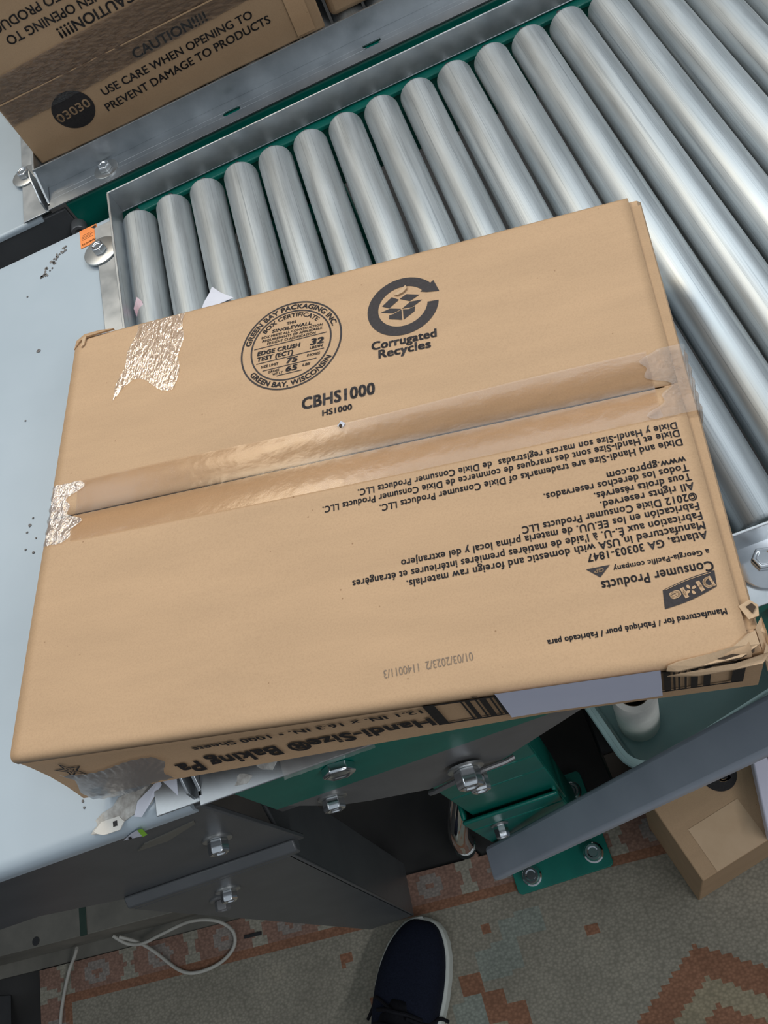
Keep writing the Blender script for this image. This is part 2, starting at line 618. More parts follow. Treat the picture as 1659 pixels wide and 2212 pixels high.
# ================================================================== tables (pale sheet tops, dark grey aprons)
def table(name, loc, label, x0, x1, y0, y1, ztop, zap, xap, r=0.010):
    t = thing(name, loc, label, 'table', 'pale steel work tables left of the conveyors')
    mb = MB()
    prof = [(y1, ztop), (y1, ztop - 0.004), (y0 + r, ztop - 0.004)]
    prof = [(y1, ztop - 0.003), (y1, ztop)] + [(y0 + r - r * math.sin(a), ztop - r + r * math.cos(a)) for a in [k * PI / 2 / 6 for k in range(7)]] + [(y0, ztop - r * 1.5), (y0 + 0.003, ztop - r * 1.5), (y0 + 0.003, ztop - r), (y0 + r, ztop - 0.003)]
    mb.prism(prof, 'x', x0, x1)
    build('tabletop', mb, 'table', t, smooth=True, angle=50)
    mb = MB()
    mb.prism([(x0, zap), (-0.48, zap), (-0.42, zap - 0.044), (xap, zap - 0.044), (xap, ztop - r), (x0, ztop - r)], 'y', y0 + 0.0015, y0 + 0.006)
    build('apron', mb, 'dark_grey', t, bevel=0.0012)
    return t


near_t = table('work_table', (-0.66, 0.16, 0.0), 'pale sheet-topped table with dark grey apron at the left, partly under the large taped box', -1.15, -0.262, 0.1595, 0.766, 0.852, 0.7076, -0.257)
# leg of the near table: tapered folded plate
mb = MB()
mb.prism([(-0.421, 0.6634), (-0.270, 0.6634), (-0.346, 0.030), (-0.418, 0.030)], 'y', 0.1515, 0.1555)
vs = [(-0.2704, 0.1515, 0.6634), (-0.2704, 0.225, 0.74), (-0.342, 0.225, 0.030), (-0.3462, 0.1515, 0.030)]
nvec = Vector((0.004, 0, 0))
mb.add(vs + [tuple(Vector(v) - nvec) for v in vs], [(0, 1, 2, 3), (7, 6, 5, 4), (0, 4, 5, 1), (1, 5, 6, 2), (2, 6, 7, 3), (3, 7, 4, 0)])
mb.prism([(0.1515, 0.6634), (0.1515, 0.672), (0.160, 0.678), (0.163, 0.672), (0.163, 0.6634)], 'x', -0.421, -0.262)
leg = build('leg', mb, 'dark_grey', near_t, bevel=0.0015)
foot = MB().lathe([(0.020, 0.0), (0.020, 0.005), (0.015, 0.008), (0.006, 0.010), (0.006, 0.04)], (-0.384, 0.176, 0.007), (0, 0, 1), 24)
build('foot_pad', foot, 'zinc', leg, smooth=True)
# a far leg keeps the table standing beyond the frame
for x, y in ((-1.12, 0.62), (-1.12, 0.17), (-0.42, 0.68)):
    build('leg', MB().box(x, x + 0.06, y, y + 0.06, 0.0, 0.849), 'dark_grey', near_t, bevel=0.002)
for p in ((-0.291, 0.1612, 0.755),):
    bolt(near_t, p, (0, -1, 0), 0.008, 0.010, 0.0115, 0.002)
for p in ((-0.353, 0.1517, 0.619), (-0.374, 0.1517, 0.590)):
    bolt(near_t, p, (0, -1, 0), 0.0075, 0.009, 0.0115, 0.002, mat='bracket_grey' if p[0] < -0.36 else 'zinc', wmat='bracket_grey' if p[0] < -0.36 else 'washer')

far_t = table('work_table', (-0.66, 0.82, 0.0), 'pale sheet-topped far table at the upper left, beside the brown caution carton', -1.15, -0.345, 0.818, 1.42, 0.852, 0.7076, -0.318, 0.004)
for x, y in ((-1.12, 0.83), (-1.12, 1.34), (-0.42, 1.34), (-0.42, 0.83)):
    build('leg', MB().box(x, x + 0.06, y, y + 0.06, 0.0, 0.849), 'dark_grey', far_t, bevel=0.002)

# ================================================================== roller conveyors
PITCH = 0.0374  # conveyor and table coordinates were scaled about the camera, then baked in


def slot_plate(mb, x0, x1, y0, y1, z0, z1, slots, hl=0.010, hw=0.0035):
    """flat strip with slotted holes: strips either side, pieces between, rounded slot ends"""
    yc = (y0 + y1) / 2
    if not slots:
        mb.box(x0, x1, y0, y1, z0, z1)
        return
    ym, yp = slots[0][1] - hw, slots[0][1] + hw
    mb.box(x0, x1, y0, ym, z0, z1)
    mb.box(x0, x1, yp, y1, z0, z1)
    xs = x0
    for sx_, sy_ in sorted(slots):
        mb.box(xs, sx_ - hl, ym, yp, z0, z1)
        for sgn in (-1, 1):
            cx = sx_ + sgn * (hl - hw)
            arc = [(cx + sgn * hw * math.sin(a), sy_ + hw * math.cos(a)) for a in [k * PI / 8 for k in range(9)]]
            pts = [(sx_ + sgn * hl, yp)] + arc[0:5]
            pts2 = [(sx_ + sgn * hl, ym)] + arc[4:9][::-1]
            for q in (pts, pts2):
                mb.prism(q, 'z', z0, z1)
        xs = sx_ + hl
    mb.box(xs, x1, ym, yp, z0, z1)


def conveyor(loc, label, x0, x1, yf, depth, first, count, slots, green_x0):
    c = thing('roller_conveyor', loc, label, 'conveyor', 'roller conveyors with green frames')
    yw = yf + 0.036          # front upstand
    yb = yf + depth          # back upstand
    zt, zf = 0.8836, 0.859
    # front and back guards: flat flange + upstand
    for nm, ya, yb_, yu in (('front_guard', yf, yw + 0.002, yw), ('back_guard', yb, yb + 0.038, yb)):
        mb = MB()
        slot_plate(mb, x0, x1, ya, yb_, zf - 0.0015, zf, slots if nm == 'front_guard' else None)
        mb.box(x0, x1, yu, yu + 0.002, zf, zt)
        build(nm, mb, 'galv', c, bevel=0.0006)
    # left end guard with chamfered ends and side flange
    mb = MB()
    mb.prism([(yf + 0.006, zf), (yf + 0.010, zf), (yw + 0.002, zt), (yb, zt), (yb, zf)], 'x', x0 - 0.0005, x0 + 0.0022)
    mb.box(x0 - 0.033, x0, yf + 0.004, yb - 0.0, zf - 0.0050, zf - 0.0034)
    mb.prism([(yf + 0.006, zf - 0.004), (yf + 0.008, zf + 0.006), (yw - 0.006, zt - 0.001), (yw + 0.004, zt), (yw + 0.004, zf - 0.004)], 'x', x0 - 0.0055, x0 - 0.0035)
    build('end_guard', mb, 'galv', c, bevel=0.0005)
    # green C-channels
    for nm, y, sgn in (('front_channel', yf + 0.004, 1), ('back_channel', yb + 0.002, 1)):
        mb = MB()
        zl, zh = 0.7766, 0.8560
        if nm == 'front_channel':
            prof = [(y, zl), (y, zh - 0.004), (y + 0.003, zh), (y + 0.034, zh), (y + 0.034, zh - 0.003), (y + 0.003, zh - 0.003), (y + 0.003, zl + 0.003), (y + 0.034, zl + 0.003), (y + 0.034, zl)]
        else:
            prof = [(y, zl), (y, zh), (y - 0.0, zh), (y - 0.008, zh - 0.002), (y - 0.008, zh - 0.007), (y - 0.003, zh - 0.004), (y - 0.003, zl + 0.003), (y + 0.03, zl + 0.003), (y + 0.03, zl)]
        mb.prism(prof, 'x', green_x0, x1)
        build(nm, mb, 'green', c, bevel=0.001)
    # inner green bearing rail at the front
    mb = MB().box(x0 + 0.006, x1, yw + 0.003, yw + 0.006, 0.80, 0.8575)
    build('bearing_rail', mb, 'green', c, bevel=0.0006)
    # rollers
    ya, yz = yw + 0.010, yb - 0.020
    L = yz - ya
    r = 0.0172
    mb = MB()
    mb.lathe([(r * 0.5, 0.002), (r * 0.7, 0.0), (r * 0.88, 0.0), (r * 0.97, 0.0009), (r, 0.003), (r, L - 0.003), (r * 0.97, L - 0.0009), (r * 0.88, L), (r * 0.7, L), (r * 0.5, L - 0.002)],
             (first, ya, 0.869 - r), (0, 1, 0), 40)
    ro = build('roller', mb, 'roller', c, smooth=True, angle=60)
    mb = MB()
    mb.lathe([(0.0042, -0.0062), (0.0042, L + 0.019)], (first, ya, 0.869 - r), (0, 1, 0), 10)
    ax = build('axle', mb, 'washer', ro, smooth=True)
    for k in range(1, count):
        a = ro.copy()
        a.parent = c
        COL.objects.link(a)
        a.location = ro.location + Vector((PITCH * k, 0, 0))
        a.rotation_euler = (0, k * 2.399, 0)
        b = ax.copy()
        b.parent = a
        COL.objects.link(b)
    return c


near_c = conveyor((0.2, 0.45, 0.0), 'galvanized roller conveyor with green frame under the large taped box', -0.2495, 0.66, 0.156, 0.600, -0.2335, 23, None, -0.232)
far_c = conveyor((0.05, 1.1, 0.0), 'second roller conveyor behind the first, its slotted grey guard carrying brown cartons', -0.331, 0.66, 0.813, 0.600, -0.300, 12, [(-0.112, 0.831), (0.046, 0.833), (0.205, 0.833), (0.36, 0.833), (0.5, 0.833)], -0.3135)

# hardware on the near conveyor
bolt(near_c, (-0.164, 0.160, 0.829), (0, -1, 0), 0.0115, 0.007, 0.0, 0.0)
bolt(near_c, (-0.277, 0.716, 0.8558), (0, 0, 1), 0.0072, 0.0065, 0.0185, 0.002)
bolt(near_c, (0.1285, 0.1805, 0.859), (0, 0, 1), 0.0075, 0.004, 0.0175, 0.0022, wmat='zinc')
bolt(near_c, (0.134, 0.160, 0.835), (0, -1, 0), 0.0115, 0.007, 0.0, 0.0)
bolt(far_c, (-0.259, 0.833, 0.859), (0, 0, 1), 0.0075, 0.006, 0.014, 0.0016)
bolt(far_c, (-0.358, 0.894, 0.8558), (0, 0, 1), 0.0075, 0.006, 0.0165, 0.002)
# cap screw in the open end of the far channel
mb = MB().lathe([(0.0085, 0), (0.0085, 0.012), (0.0078, 0.0128), (0.0045, 0.0128), (0.0045, 0.008)], (-0.3165, 0.8165, 0.826), (0, -1, 0), 20)
build('cap_screw', mb, 'bracket_grey', far_c, smooth=True, angle=35)

# grey hanger plate below the green channel, with rib and bolts
mb = MB()
mb.prism([(-0.232, 0.790), (-0.232, 0.776), (-0.206, 0.722), (-0.184, 0.702), (-0.141, 0.674), (-0.075, 0.688), (-0.002, 0.751), (0.036, 0.784), (0.036, 0.790)], 'y', 0.163, 0.167)
hp = build('hanger_plate', mb, 'bracket_grey', near_c, bevel=0.001)
mb = MB().tube([(-0.143, 0.1625, 0.664), (-0.136, 0.1605, 0.672), (-0.113, 0.159, 0.690), (-0.100, 0.158, 0.696), (-0.088, 0.159, 0.694), (-0.074, 0.1605, 0.689), (-0.066, 0.1625, 0.687)], 0.0022, 8)
build('spring_clip', mb, 'bracket_grey', hp, smooth=True)
bolt(near_c, (-0.197, 0.163, 0.752), (0, -1, 0), 0.0085, 0.009, 0.011, 0.002)
bolt(near_c, (-0.101, 0.160, 0.716), (0, -1, 0), 0.0105, 0.014, 0.0145, 0.002)
bolt(near_c, (-0.099, 0.160, 0.684), (0, -1, 0), 0.0085, 0.014, 0.0, 0.0)
# small dark angle at the table joint
mb = MB()
mb.prism([(-0.258, 0.845), (-0.215, 0.845), (-0.215, 0.70), (-0.258, 0.70)], 'y', 0.178, 0.181)
build('joint_plate', mb, 'bracket_grey', near_c, bevel=0.001)

# green leg of the near conveyor
def slotted_front(mb, x0, x1, z0, z1, y0, y1, slots):
    """vertical plate with long thin slots (list of (xa, xb, z))"""
    zs = sorted(slots, key=lambda s: s[2])
    z = z0
    for xa, xb, zc in zs:
        mb.box(x0, x1, y0, y1, z, zc - 0.0022)
        mb.box(x0, xa, y0, y1, zc - 0.0022, zc + 0.0022)
        mb.box(xb, x1, y0, y1, zc - 0.0022, zc + 0.0022)
        z = zc + 0.0022
    mb.box(x0, x1, y0, y1, z, z1)


mb = MB()
slotted_front(mb, -0.163, -0.060, 0.30, 0.745, 0.192, 0.196, [(-0.112, -0.080, 0.545), (-0.150, -0.084, 0.482)])
mb.box(-0.163, -0.159, 0.196, 0.245, 0.30, 0.745).box(-0.064, -0.060, 0.196, 0.245, 0.30, 0.745)
lg = build('leg', mb, 'green', near_c, bevel=0.0012)
mb = MB()
slotted_front(mb, -0.175, -0.063, 0.010, 0.382, 0.183, 0.188, [(-0.140, -0.086, 0.335)])
mb.box(-0.175, -0.170, 0.188, 0.255, 0.010, 0.382).box(-0.068, -0.063, 0.188, 0.255, 0.010, 0.382)
build('leg_sleeve', mb, 'green', lg, bevel=0.0025)
mb = MB()
pr_ = []
for cx, cy, a0 in ((-0.052, 0.142, -90), (-0.052, 0.268, 0), (-0.183, 0.268, 90), (-0.183, 0.142, 180)):
    for k in range(5):
        a = math.radians(a0 + k * 22.5)
        pr_.append((cx + 0.007 * math.cos(a), cy + 0.007 * math.sin(a)))
mb.prism(pr_, 'z', 0.0075, 0.0135)
bp = build('base_plate', mb, 'green', lg, bevel=0.0008)
for p in ((-0.163, 0.155), (-0.067, 0.159), (-0.066, 0.248), (-0.166, 0.250)):
    mb = MB().lathe([(0.0145, 0), (0.0145, 0.002), (0.0125, 0.0035), (0.0118, 0.012), (0.0108, 0.0145), (0.0078, 0.0145), (0.0062, 0.0115)], (p[0], p[1], 0.0135), (0, 0, 1), 22)
    build('anchor_bolt', mb, 'zinc', lg, smooth=True, angle=30)
bolt(near_c, (-0.143, 0.183, 0.325), (0, -1, 0), 0.0085, 0.014, 0.0105, 0.002)
# legs beyond the frame
for (c_, ys) in ((near_c, (0.70,)), (far_c, (0.85, 1.36))):
    for y in ys:
        for x in (-0.16, 0.56):
            mb = MB().box(x, x + 0.1, y, y + 0.05, 0.0, 0.78)
            build('leg', mb, 'green', c_, bevel=0.002)
mb = MB().box(0.56, 0.66, 0.19, 0.24, 0.0, 0.78)
build('leg', mb, 'green', near_c, bevel=0.002)

# ================================================================== the large taped box
YAW = math.radians(-11.946)
BOX_O = Vector((-0.0850, 0.3058, 0.8846))
HB = 0.0584
box = thing('cardboard_box', BOX_O, 'large kraft cardboard box with printed top lying askew across the rollers', 'box', None, YAW, True)
TLc, TRc, BRc, BLc = (-0.2108, 0.1605), (0.2118, 0.1525), (0.2102, -0.1570), (-0.2106, -0.1590)


def warp(s, t):
    """s, t in 0..1 over the lid, s to the right, t to the back"""
    a = [BLc[i] * (1 - s) + BRc[i] * s for i in (0, 1)]
    b = [TLc[i] * (1 - s) + TRc[i] * s for i in (0, 1)]
    return a[0] * (1 - t) + b[0] * t, a[1] * (1 - t) + b[1] * t


def topz(u, v):
    seam = -0.0012 * math.exp(-((v - 0.003) / 0.012) ** 2)
    return HB + seam + 0.0006 * math.sin(u * 17 + 1.0) * math.sin(v * 21 + 0.5)


def sag(u, v=-0.158):
    """how far the lower rim hangs below the rollers: only past the conveyor's end, over the lower table"""
    x = -0.085 + 0.978 * u + 0.207 * v
    return -0.016 * max(0.0, min(1.0, (-0.262 - x) / 0.055))


def bulge(u, z):
    d = max(0.0, min(1.0, (HB - z) / HB))
    k = max(0.0, min(1.0, (0.10 - u) / 0.25))
    return 0.010 * k * d * d


def frontv(u, z):
    s = (u - BLc[0]) / (BRc[0] - BLc[0])
    return BLc[1] * (1 - s) + BRc[1] * s - bulge(u, z)


# body: four walls with turned-in rims and a bottom
mb = MB()
NS = 36
loops = []
zs = [HB - 0.0022, HB - 0.0075, HB * 0.75, HB * 0.5, HB * 0.25, 0.0]
inset = [0.003, 0.0, 0, 0, 0, 0]
per = []
for i in range(NS):
    per.append(('f', i / NS))
for i in range(12):
    per.append(('r', i / 12))
for i in range(NS):
    per.append(('b', 1 - i / NS))
for i in range(12):
    per.append(('l', 1 - i / 12))


def body_pt(side, q, z0, ins):
    s, t = {'f': (q, 0.0), 'b': (q, 1.0), 'r': (1.0, q), 'l': (0.0, q)}[side]
    u, v = warp(s, t)
    z = z0 + sag(u, v) * (1 - z0 / HB)
    cs, ct = 0.5, 0.5
    if side == 'f' or t == 0.0:
        v -= bulge(u, z0)
    u += ins * (1 if s < 0.5 else -1) * (1 if s in (0.0, 1.0) else 0)
    v += ins * (1 if t < 0.5 else -1) * (1 if t in (0.0, 1.0) else 0)
    return (u, v, z)


n = len(per)
inner = []
for side, q in per:
    s, t = {'f': (q, 0.0), 'b': (q, 1.0), 'r': (1.0, q), 'l': (0.0, q)}[side]
    s2 = min(max(s, 0.012), 0.965)
    t2 = min(max(t, 0.03), 0.97)
    u, v = warp(s2, t2)
    inner.append((u, v, HB - 0.0022))
vs = list(inner)
for z0, ins in zip(zs, inset):
    vs += [body_pt(sd, q, z0, ins) for sd, q in per]
low_in = [(u, v, HB - 0.009) for u, v, z in inner]
vs += low_in
vs += [(u * 0.75, v * 0.9, 0.006) for u, v, z in [body_pt(sd, q, 0.0, 0) for sd, q in per]]
fs = []
for k in range(len(zs)):
    for i in range(n):
        j = (i + 1) % n
        fs.append((k * n + i, k * n + j, (k + 1) * n + j, (k + 1) * n + i))
k = len(zs) + 1
kb = k + 1
for i in range(n):
    j = (i + 1) % n
    fs.append((len(zs) * n + i, len(zs) * n + j, kb * n + j, kb * n + i))
fs.append(tuple(range(kb * n, (kb + 1) * n)))
for i in range(n):
    j = (i + 1) % n
    fs.append((i, k * n + i, k * n + j, j))
mb.add(vs, fs)
body = build('carton_body', mb, 'kraft', box, smooth=True, angle=50)
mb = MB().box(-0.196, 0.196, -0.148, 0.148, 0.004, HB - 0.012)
build('dark_cavity_fill', mb, 'dark_kraft', box)  # dark block added so the open seam looks like a shaded cavity

# lid flaps
SEAM = 0.0028


def flap(v_is_back):
    m_ = MB()
    U0, U1 = -0.2108, 0.2036
    nu, nv = 60, 26
    rows = []
    def fn(a, b):
        if v_is_back:
            t = b
            uu0, vv0 = -0.2108 * (1 - a) + 0.2036 * a, SEAM + 0.0007
            s = (uu0 + 0.2108) / 0.4226
            ub, vb = warp(s, 1.0)
            u, v = uu0, vv0 * (1 - t) + vb * t
            z = topz(u, v)
            if t > 0.97:
                z -= 0.0012 * ((t - 0.97) / 0.03) ** 2
            if t > 0.999:
                pass
            return (u, v, z)
        t = b
        uu0 = -0.2108 * (1 - a) + 0.2036 * a
        vf = frontv(uu0, HB)
        vv0 = SEAM - 0.0007
        if t <= 0.8:
            v = vv0 * (1 - t / 0.8) + (vf + 0.0045) * t / 0.8
            return (uu0, v, topz(uu0, v))
        q = (t - 0.8) / 0.2
        ang = q * PI / 2
        z_e = topz(uu0, vf + 0.0045)
        return (uu0, vf + 0.0045 - 0.0052 * math.sin(ang), z_e - 0.0045 * (1 - math.cos(ang)) - (0.0035 if q > 0.95 else 0))
    rows_ = [k / 16 * 0.77 for k in range(17)] + [0.79, 0.8, 0.84, 0.88, 0.92, 0.96, 1.0]
    if v_is_back:
        rows_ = [k / 20 * 0.96 for k in range(21)] + [0.97, 0.985, 1.0]
    nv = len(rows_)
    m_.grid(nu, nv, lambda a, b: fn(a, rows_[int(round(b * (nv - 1)))]))
    return m_


fb = build('lid_flap', flap(True), 'kraft', box, smooth=True, solid=0.0016, angle=60)
ff = build('lid_flap', flap(False), 'kraft', box, smooth=True, solid=0.0016, angle=60)
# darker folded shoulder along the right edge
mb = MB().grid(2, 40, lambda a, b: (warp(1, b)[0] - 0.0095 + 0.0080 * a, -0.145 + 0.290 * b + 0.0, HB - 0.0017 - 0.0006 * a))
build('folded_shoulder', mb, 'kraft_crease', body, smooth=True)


def T(u, v):
    return (u, v, topz(u, v) + 0.00028)


# --- lettering on the back flap: certificate stamp
mb = MB()
CS = (-0.0322, 0.1012)
ring(mb, CS, 0.0364, 0.0376, T)
ring(mb, CS, 0.0290, 0.0301, T)
ring_text(mb, 'GREEN BAY PACKAGING INC.', CS, 0.0314, math.radians(166), math.radians(13), 0.0039, T, 0.040)
ring_text(mb, 'GREEN BAY, WISCONSIN', CS, 0.0352, math.radians(211), math.radians(327), 0.0039, T, 0.040, under=True)
ring_text(mb, 'BOX CERTIFICATE', CS, 0.0243, math.radians(141), math.radians(38), 0.0034, T, 0.022)
for s, a, b, cap, bo in (('THIS', (-35.2, 119.8), (-28.2, 119.5), 2.2, 0.04), ('SINGLEWALL', (-46.2, 115.8), (-16.8, 114.5), 2.6, 0.05), ('BOX MEETS ALL CONSTRUCTION', (-54.2, 112.6), (-8.6, 111.0), 1.9, 0.030),
                         ('REQUIREMENTS OF APPLICABLE', (-53.7, 109.4), (-8.9, 108.0), 1.9, 0.030), ('FREIGHT CLASSIFICATION', (-49.9, 106.2), (-13.7, 105.1), 1.9, 0.030),
                         ('EDGE CRUSH', (-57.1, 98.4), (-25.2, 97.2), 3.4, 0.06), ('32', (-17.6, 96.2), (-8.4, 95.6), 4.8, 0.07), ('TEST (ECT)', (-57.0, 93.4), (-30.6, 92.5), 3.4, 0.06), ('LBS/IN', (-18.1, 92.8), (-8.9, 92.4), 1.9, 0.05),
                         ('SIZE LIMIT', (-54.2, 86.7), (-41.3, 86.3), 2.0, 0.04), ('75', (-34.9, 85.6), (-27.4, 85.3), 4.2, 0.07), ('INCHES', (-20.2, 86.9), (-10.9, 86.4), 1.9, 0.04),
                         ('GROSS', (-48.8, 81.0), (-40.7, 80.8), 1.8, 0.04), ('WT LT', (-45.4, 78.2), (-38.0, 78.0), 1.8, 0.04), ('65', (-35.5, 78.6), (-27.7, 78.3), 4.2, 0.07), ('LBS', (-23.4, 79.7), (-18.0, 79.5), 1.9, 0.04)):
    line_text(mb, s, (a[0] * .001, a[1] * .001), (b[0] * .001, b[1] * .001), cap * .001, T, bo, 0.12 if s != 'THIS' else 0.0, space=1.06)
for a, b in (((-59.6, 104.6), (-5.6, 104.0)), ((-57.8, 91.3), (-7.9, 90.7)), ((-53.0, 84.1), (-13.3, 83.7)), ((-42.5, 77.0), (-24.0, 76.7))):
    stroke(mb, (a[0] * .001, a[1] * .001), (b[0] * .001, b[1] * .001), 0.0006, T)
build('certificate_stamp', mb, 'ink', fb, solid='flat')

# --- recycling mark
mb = MB()
CR = (0.0487, 0.1095)
ring(mb, CR, 0.0172, 0.0247, T, math.radians(34), math.radians(354), 80)
a = math.radians(34)
poly(mb, [(CR[0] + 0.0155 * math.cos(a), CR[1] + 0.0155 * math.sin(a)), (CR[0] + 0.0275 * math.cos(a + 0.02), CR[1] + 0.0275 * math.sin(a + 0.02)), (CR[0] + 0.0262 * math.cos(a - 0.40), CR[1] + 0.0262 * math.sin(a - 0.40)),
          (CR[0] + 0.0186 * math.cos(a - 0.22), CR[1] + 0.0186 * math.sin(a - 0.22))], T)
for pts in ([(-14.2, 4.2), (-7.0, 10.2), (-2.2, 6.4), (-9.4, 1.0)], [(-1.6, 6.9), (3.2, 9.6), (12.0, 6.2), (5.2, 2.6)], [(-15.4, -1.0), (-8.8, 0.6), (-1.0, -2.2), (-7.2, -4.2)],
            [(-0.6, -2.2), (5.6, 2.1), (13.6, 1.2), (6.6, -3.0)], [(-9.6, -5.0), (-6.8, -5.0), (-1.0, -2.9), (-1.0, -11.8), (-10.0, -8.4)], [(0.0, -3.0), (4.0, -4.0), (8.4, -3.0), (7.8, -7.0), (0.0, -12.0)]):
    poly(mb, [(CR[0] + x * 0.001, CR[1] + y * 0.001) for x, y in pts], T)
line_text(mb, 'Corrugated', (0.0257, 0.0783), (0.0693, 0.0768), 0.0064, T, 0.055, space=1.05)
line_text(mb, 'Recycles', (0.0302, 0.0703), (0.0648, 0.0692), 0.0064, T, 0.055, space=1.05)
build('recycling_mark', mb, 'ink', fb, solid='flat')
# --- product code
mb = MB()
line_text(mb, 'CBHS1000', (-0.0238, 0.0440), (0.0258, 0.0430), 0.0088, T, 0.055, space=1.06)
line_text(mb, 'HS1000', (-0.0098, 0.0352), (0.0102, 0.0350), 0.0042, T, 0.055, space=1.06)
build('product_code', mb, 'ink', fb, solid='flat')

# --- upside-down small print on the front flap
mb = MB()
for s, a, b in (('Dixie y Handi-Size son marcas registradas  de Dixie Consumer Products LLC.', (197.0, -23.1), (11.7, -24.4)),
                ('Dixie et Handi-Size sont des marques de commerce de Dixie Consumer Products LLC.', (197.2, -28.3), (-11.1, -31.3)),
                ('Dixie and Handi-Size are trademarks of Dixie Consumer Products LLC.', (197.4, -34.2), (24.8, -37.8)),
                ('www.gppro.com', (197.0, -45.6), (155.4, -46.2)),
                ('Todos los derechos reservados.', (197.1, -50.6), (120.0, -51.6)),
                ('Tous droits réservés.', (197.3, -56.4), (146.7, -57.2)),
                ('All rights reserved.', (197.5, -62.1), (148.9, -63.2)),
                ('©2012 Dixie Consumer Products LLC', (197.5, -68.2), (105.5, -69.3)),
                ('Fabricación en los EE.UU. de materia prima local y del extranjero', (197.3, -74.2), (35.6, -75.8)),
                ("Fabrication aux É.-U. à l'aide de matières premières intérieures et étrangères", (197.5, -80.0), (6.1, -83.2)),
                ('Manufactured in USA with domestic and foreign raw materials.', (197.6, -85.6), (37.9, -89.0)),
                ('Atlanta, GA 30303-1847', (197.6, -91.1), (137.1, -92.6))):
    line_text(mb, s, (a[0] * 0.001, a[1] * 0.001), (b[0] * 0.001, b[1] * 0.001), 0.0043, T, 0.034, space=1.07)
line_text(mb, 'a Georgia-Pacific company', (0.1964, -0.1012), (0.1490, -0.1018), 0.0029, T, 0.036, space=1.07)
line_text(mb, 'Consumer Products', (0.1966, -0.1078), (0.1415, -0.1090), 0.0052, T, 0.034, space=1.07)
line_text(mb, 'Manufactured for / Fabriqué pour / Fabricado para', (0.1972, -0.1335), (0.1098, -0.1358), 0.0030, T, 0.045, space=1.07)
build('small_print', mb, 'ink', ff, solid='flat')
# --- banner logo and triangle
mb = MB()
pan = [(196.6, -113.0), (195.8, -121.6)]
for k in range(1, 8):
    q = k / 8
    pan.append((195.8 + (169.4 - 195.8) * q, -121.6 + (-129.2 + 121.6) * q - 1.1 * math.sin(q * PI)))
pan += [(169.4, -129.2), (170.4, -119.2)]
for k in range(1, 8):
    q = k / 8
    pan.append((170.4 + (196.6 - 170.4) * q, -119.2 + (-113.0 + 119.2) * q + 0.9 * math.sin(q * PI)))
poly(mb, [(x * 0.001, y * 0.001) for x, y in pan], T)
build('banner_logo', mb, 'ink', ff, solid='flat')
mb = MB()
poly(mb, [(0.1352, -0.1008), (0.1476, -0.1005), (0.1416, -0.1066)], T)
build('triangle_logo', mb, 'ink', ff, solid='flat')


def T2(u, v):
    return (u, v, topz(u, v) + 0.00050)


mb = MB()
for s, xa, xb, ya, yb in (('D', 193.6, 189.4, -115.9, -117.2), ('I', 188.0, 187.0, -117.5, -117.8), ('I', 180.0, 179.0, -119.7, -120.0), ('e', 177.6, 173.2, -120.2, -121.5)):
    line_text(mb, s, (xa * 0.001, ya * 0.001), (xb * 0.001, yb * 0.001), 0.0053, T2, 0.06)
for sa in (45, 135, 225, 315):
    a = math.radians(sa - 16)
    c0 = (0.1836, -0.1213)
    d = (math.cos(a), math.sin(a))
    nn = (-d[1], d[0])
    poly(mb, [(c0[0] + d[0] * r * 0.001 + nn[0] * w * 0.001, c0[1] + d[1] * r * 0.001 + nn[1] * w * 0.001) for r, w in ((0.4, 0), (1.6, 0.75), (2.7, 0.7), (3.1, 0.0), (2.7, -0.7), (1.6, -0.75))], T2)
for k in range(8):
    q0, q1 = 0.04 + k * 0.115, 0.04 + (k + 1) * 0.115
    f0 = (195.6 + (170.6 - 195.6) * q0, -113.9 + (-119.7 + 113.9) * q0 + 0.8 * math.sin(q0 * PI))
    f1 = (195.6 + (170.6 - 195.6) * q1, -113.9 + (-119.7 + 113.9) * q1 + 0.8 * math.sin(q1 * PI))
    stroke(mb, (f0[0] * .001, f0[1] * .001), (f1[0] * .001, f1[1] * .001), 0.0003, T2)
build('logo_lettering', mb, 'kraft', ff, solid='flat')
mb = MB()
line_text(mb, 'GP', (0.1440, -0.1016), (0.1392, -0.1018), 0.0021, T2, 0.03)
build('triangle_lettering', mb, 'kraft', ff, solid='flat')
mb = MB()
line_text(mb, '01/03/2023/2  1140011/3', (0.0706, -0.1358), (0.0217, -0.1385), 0.0045, T, 0.0)
build('date_code', mb, 'ink_faint', ff, solid='flat')

# --- front wall print
def Fp(u, z):
    """point on the front wall; z measured from the lid's level downwards (negative)"""
    zz = HB + z
    zz2 = zz + sag(u) * (1 - zz / HB)
    return (u, frontv(u, zz) - 0.0013, zz2)


mb = MB()
line_text(mb, 'Handi-Size® Baking Pa', (0.0378, -0.0285), (-0.1240, -0.0400), 0.0122, Fp, 0.050, space=1.05)
line_text(mb, '12.1 IN. x 16.3 IN. • 1000 Sheets', (0.0372, -0.0120), (-0.1020, -0.0195), 0.0056, Fp, 0.045, space=1.05)
build('side_lettering', mb, 'ink_side', body, solid='flat')
mb = MB()
line_text(mb, "'s", (-0.1830, -0.0490), (-0.1970, -0.0500), 0.0100, Fp, 0.05)
build('side_lettering', mb, 'ink_side', body, solid='flat')
mb = MB()
cs = (-0.1890, -0.0240)
ro_, ri_ = 0.0098, 0.0040
def star(R0, R1, ph=0.0):
    return [(cs[0] + (R0 if k % 2 == 0 else R1) * math.sin(PI * k / 5 + ph), cs[1] + (R0 if k % 2 == 0 else R1) * math.cos(PI * k / 5 + ph)) for k in range(10)]
so, si, s3, s4 = star(0.0108, 0.0044), star(0.0082, 0.0030), star(0.0046, 0.0018), star(0.0030, 0.0010)
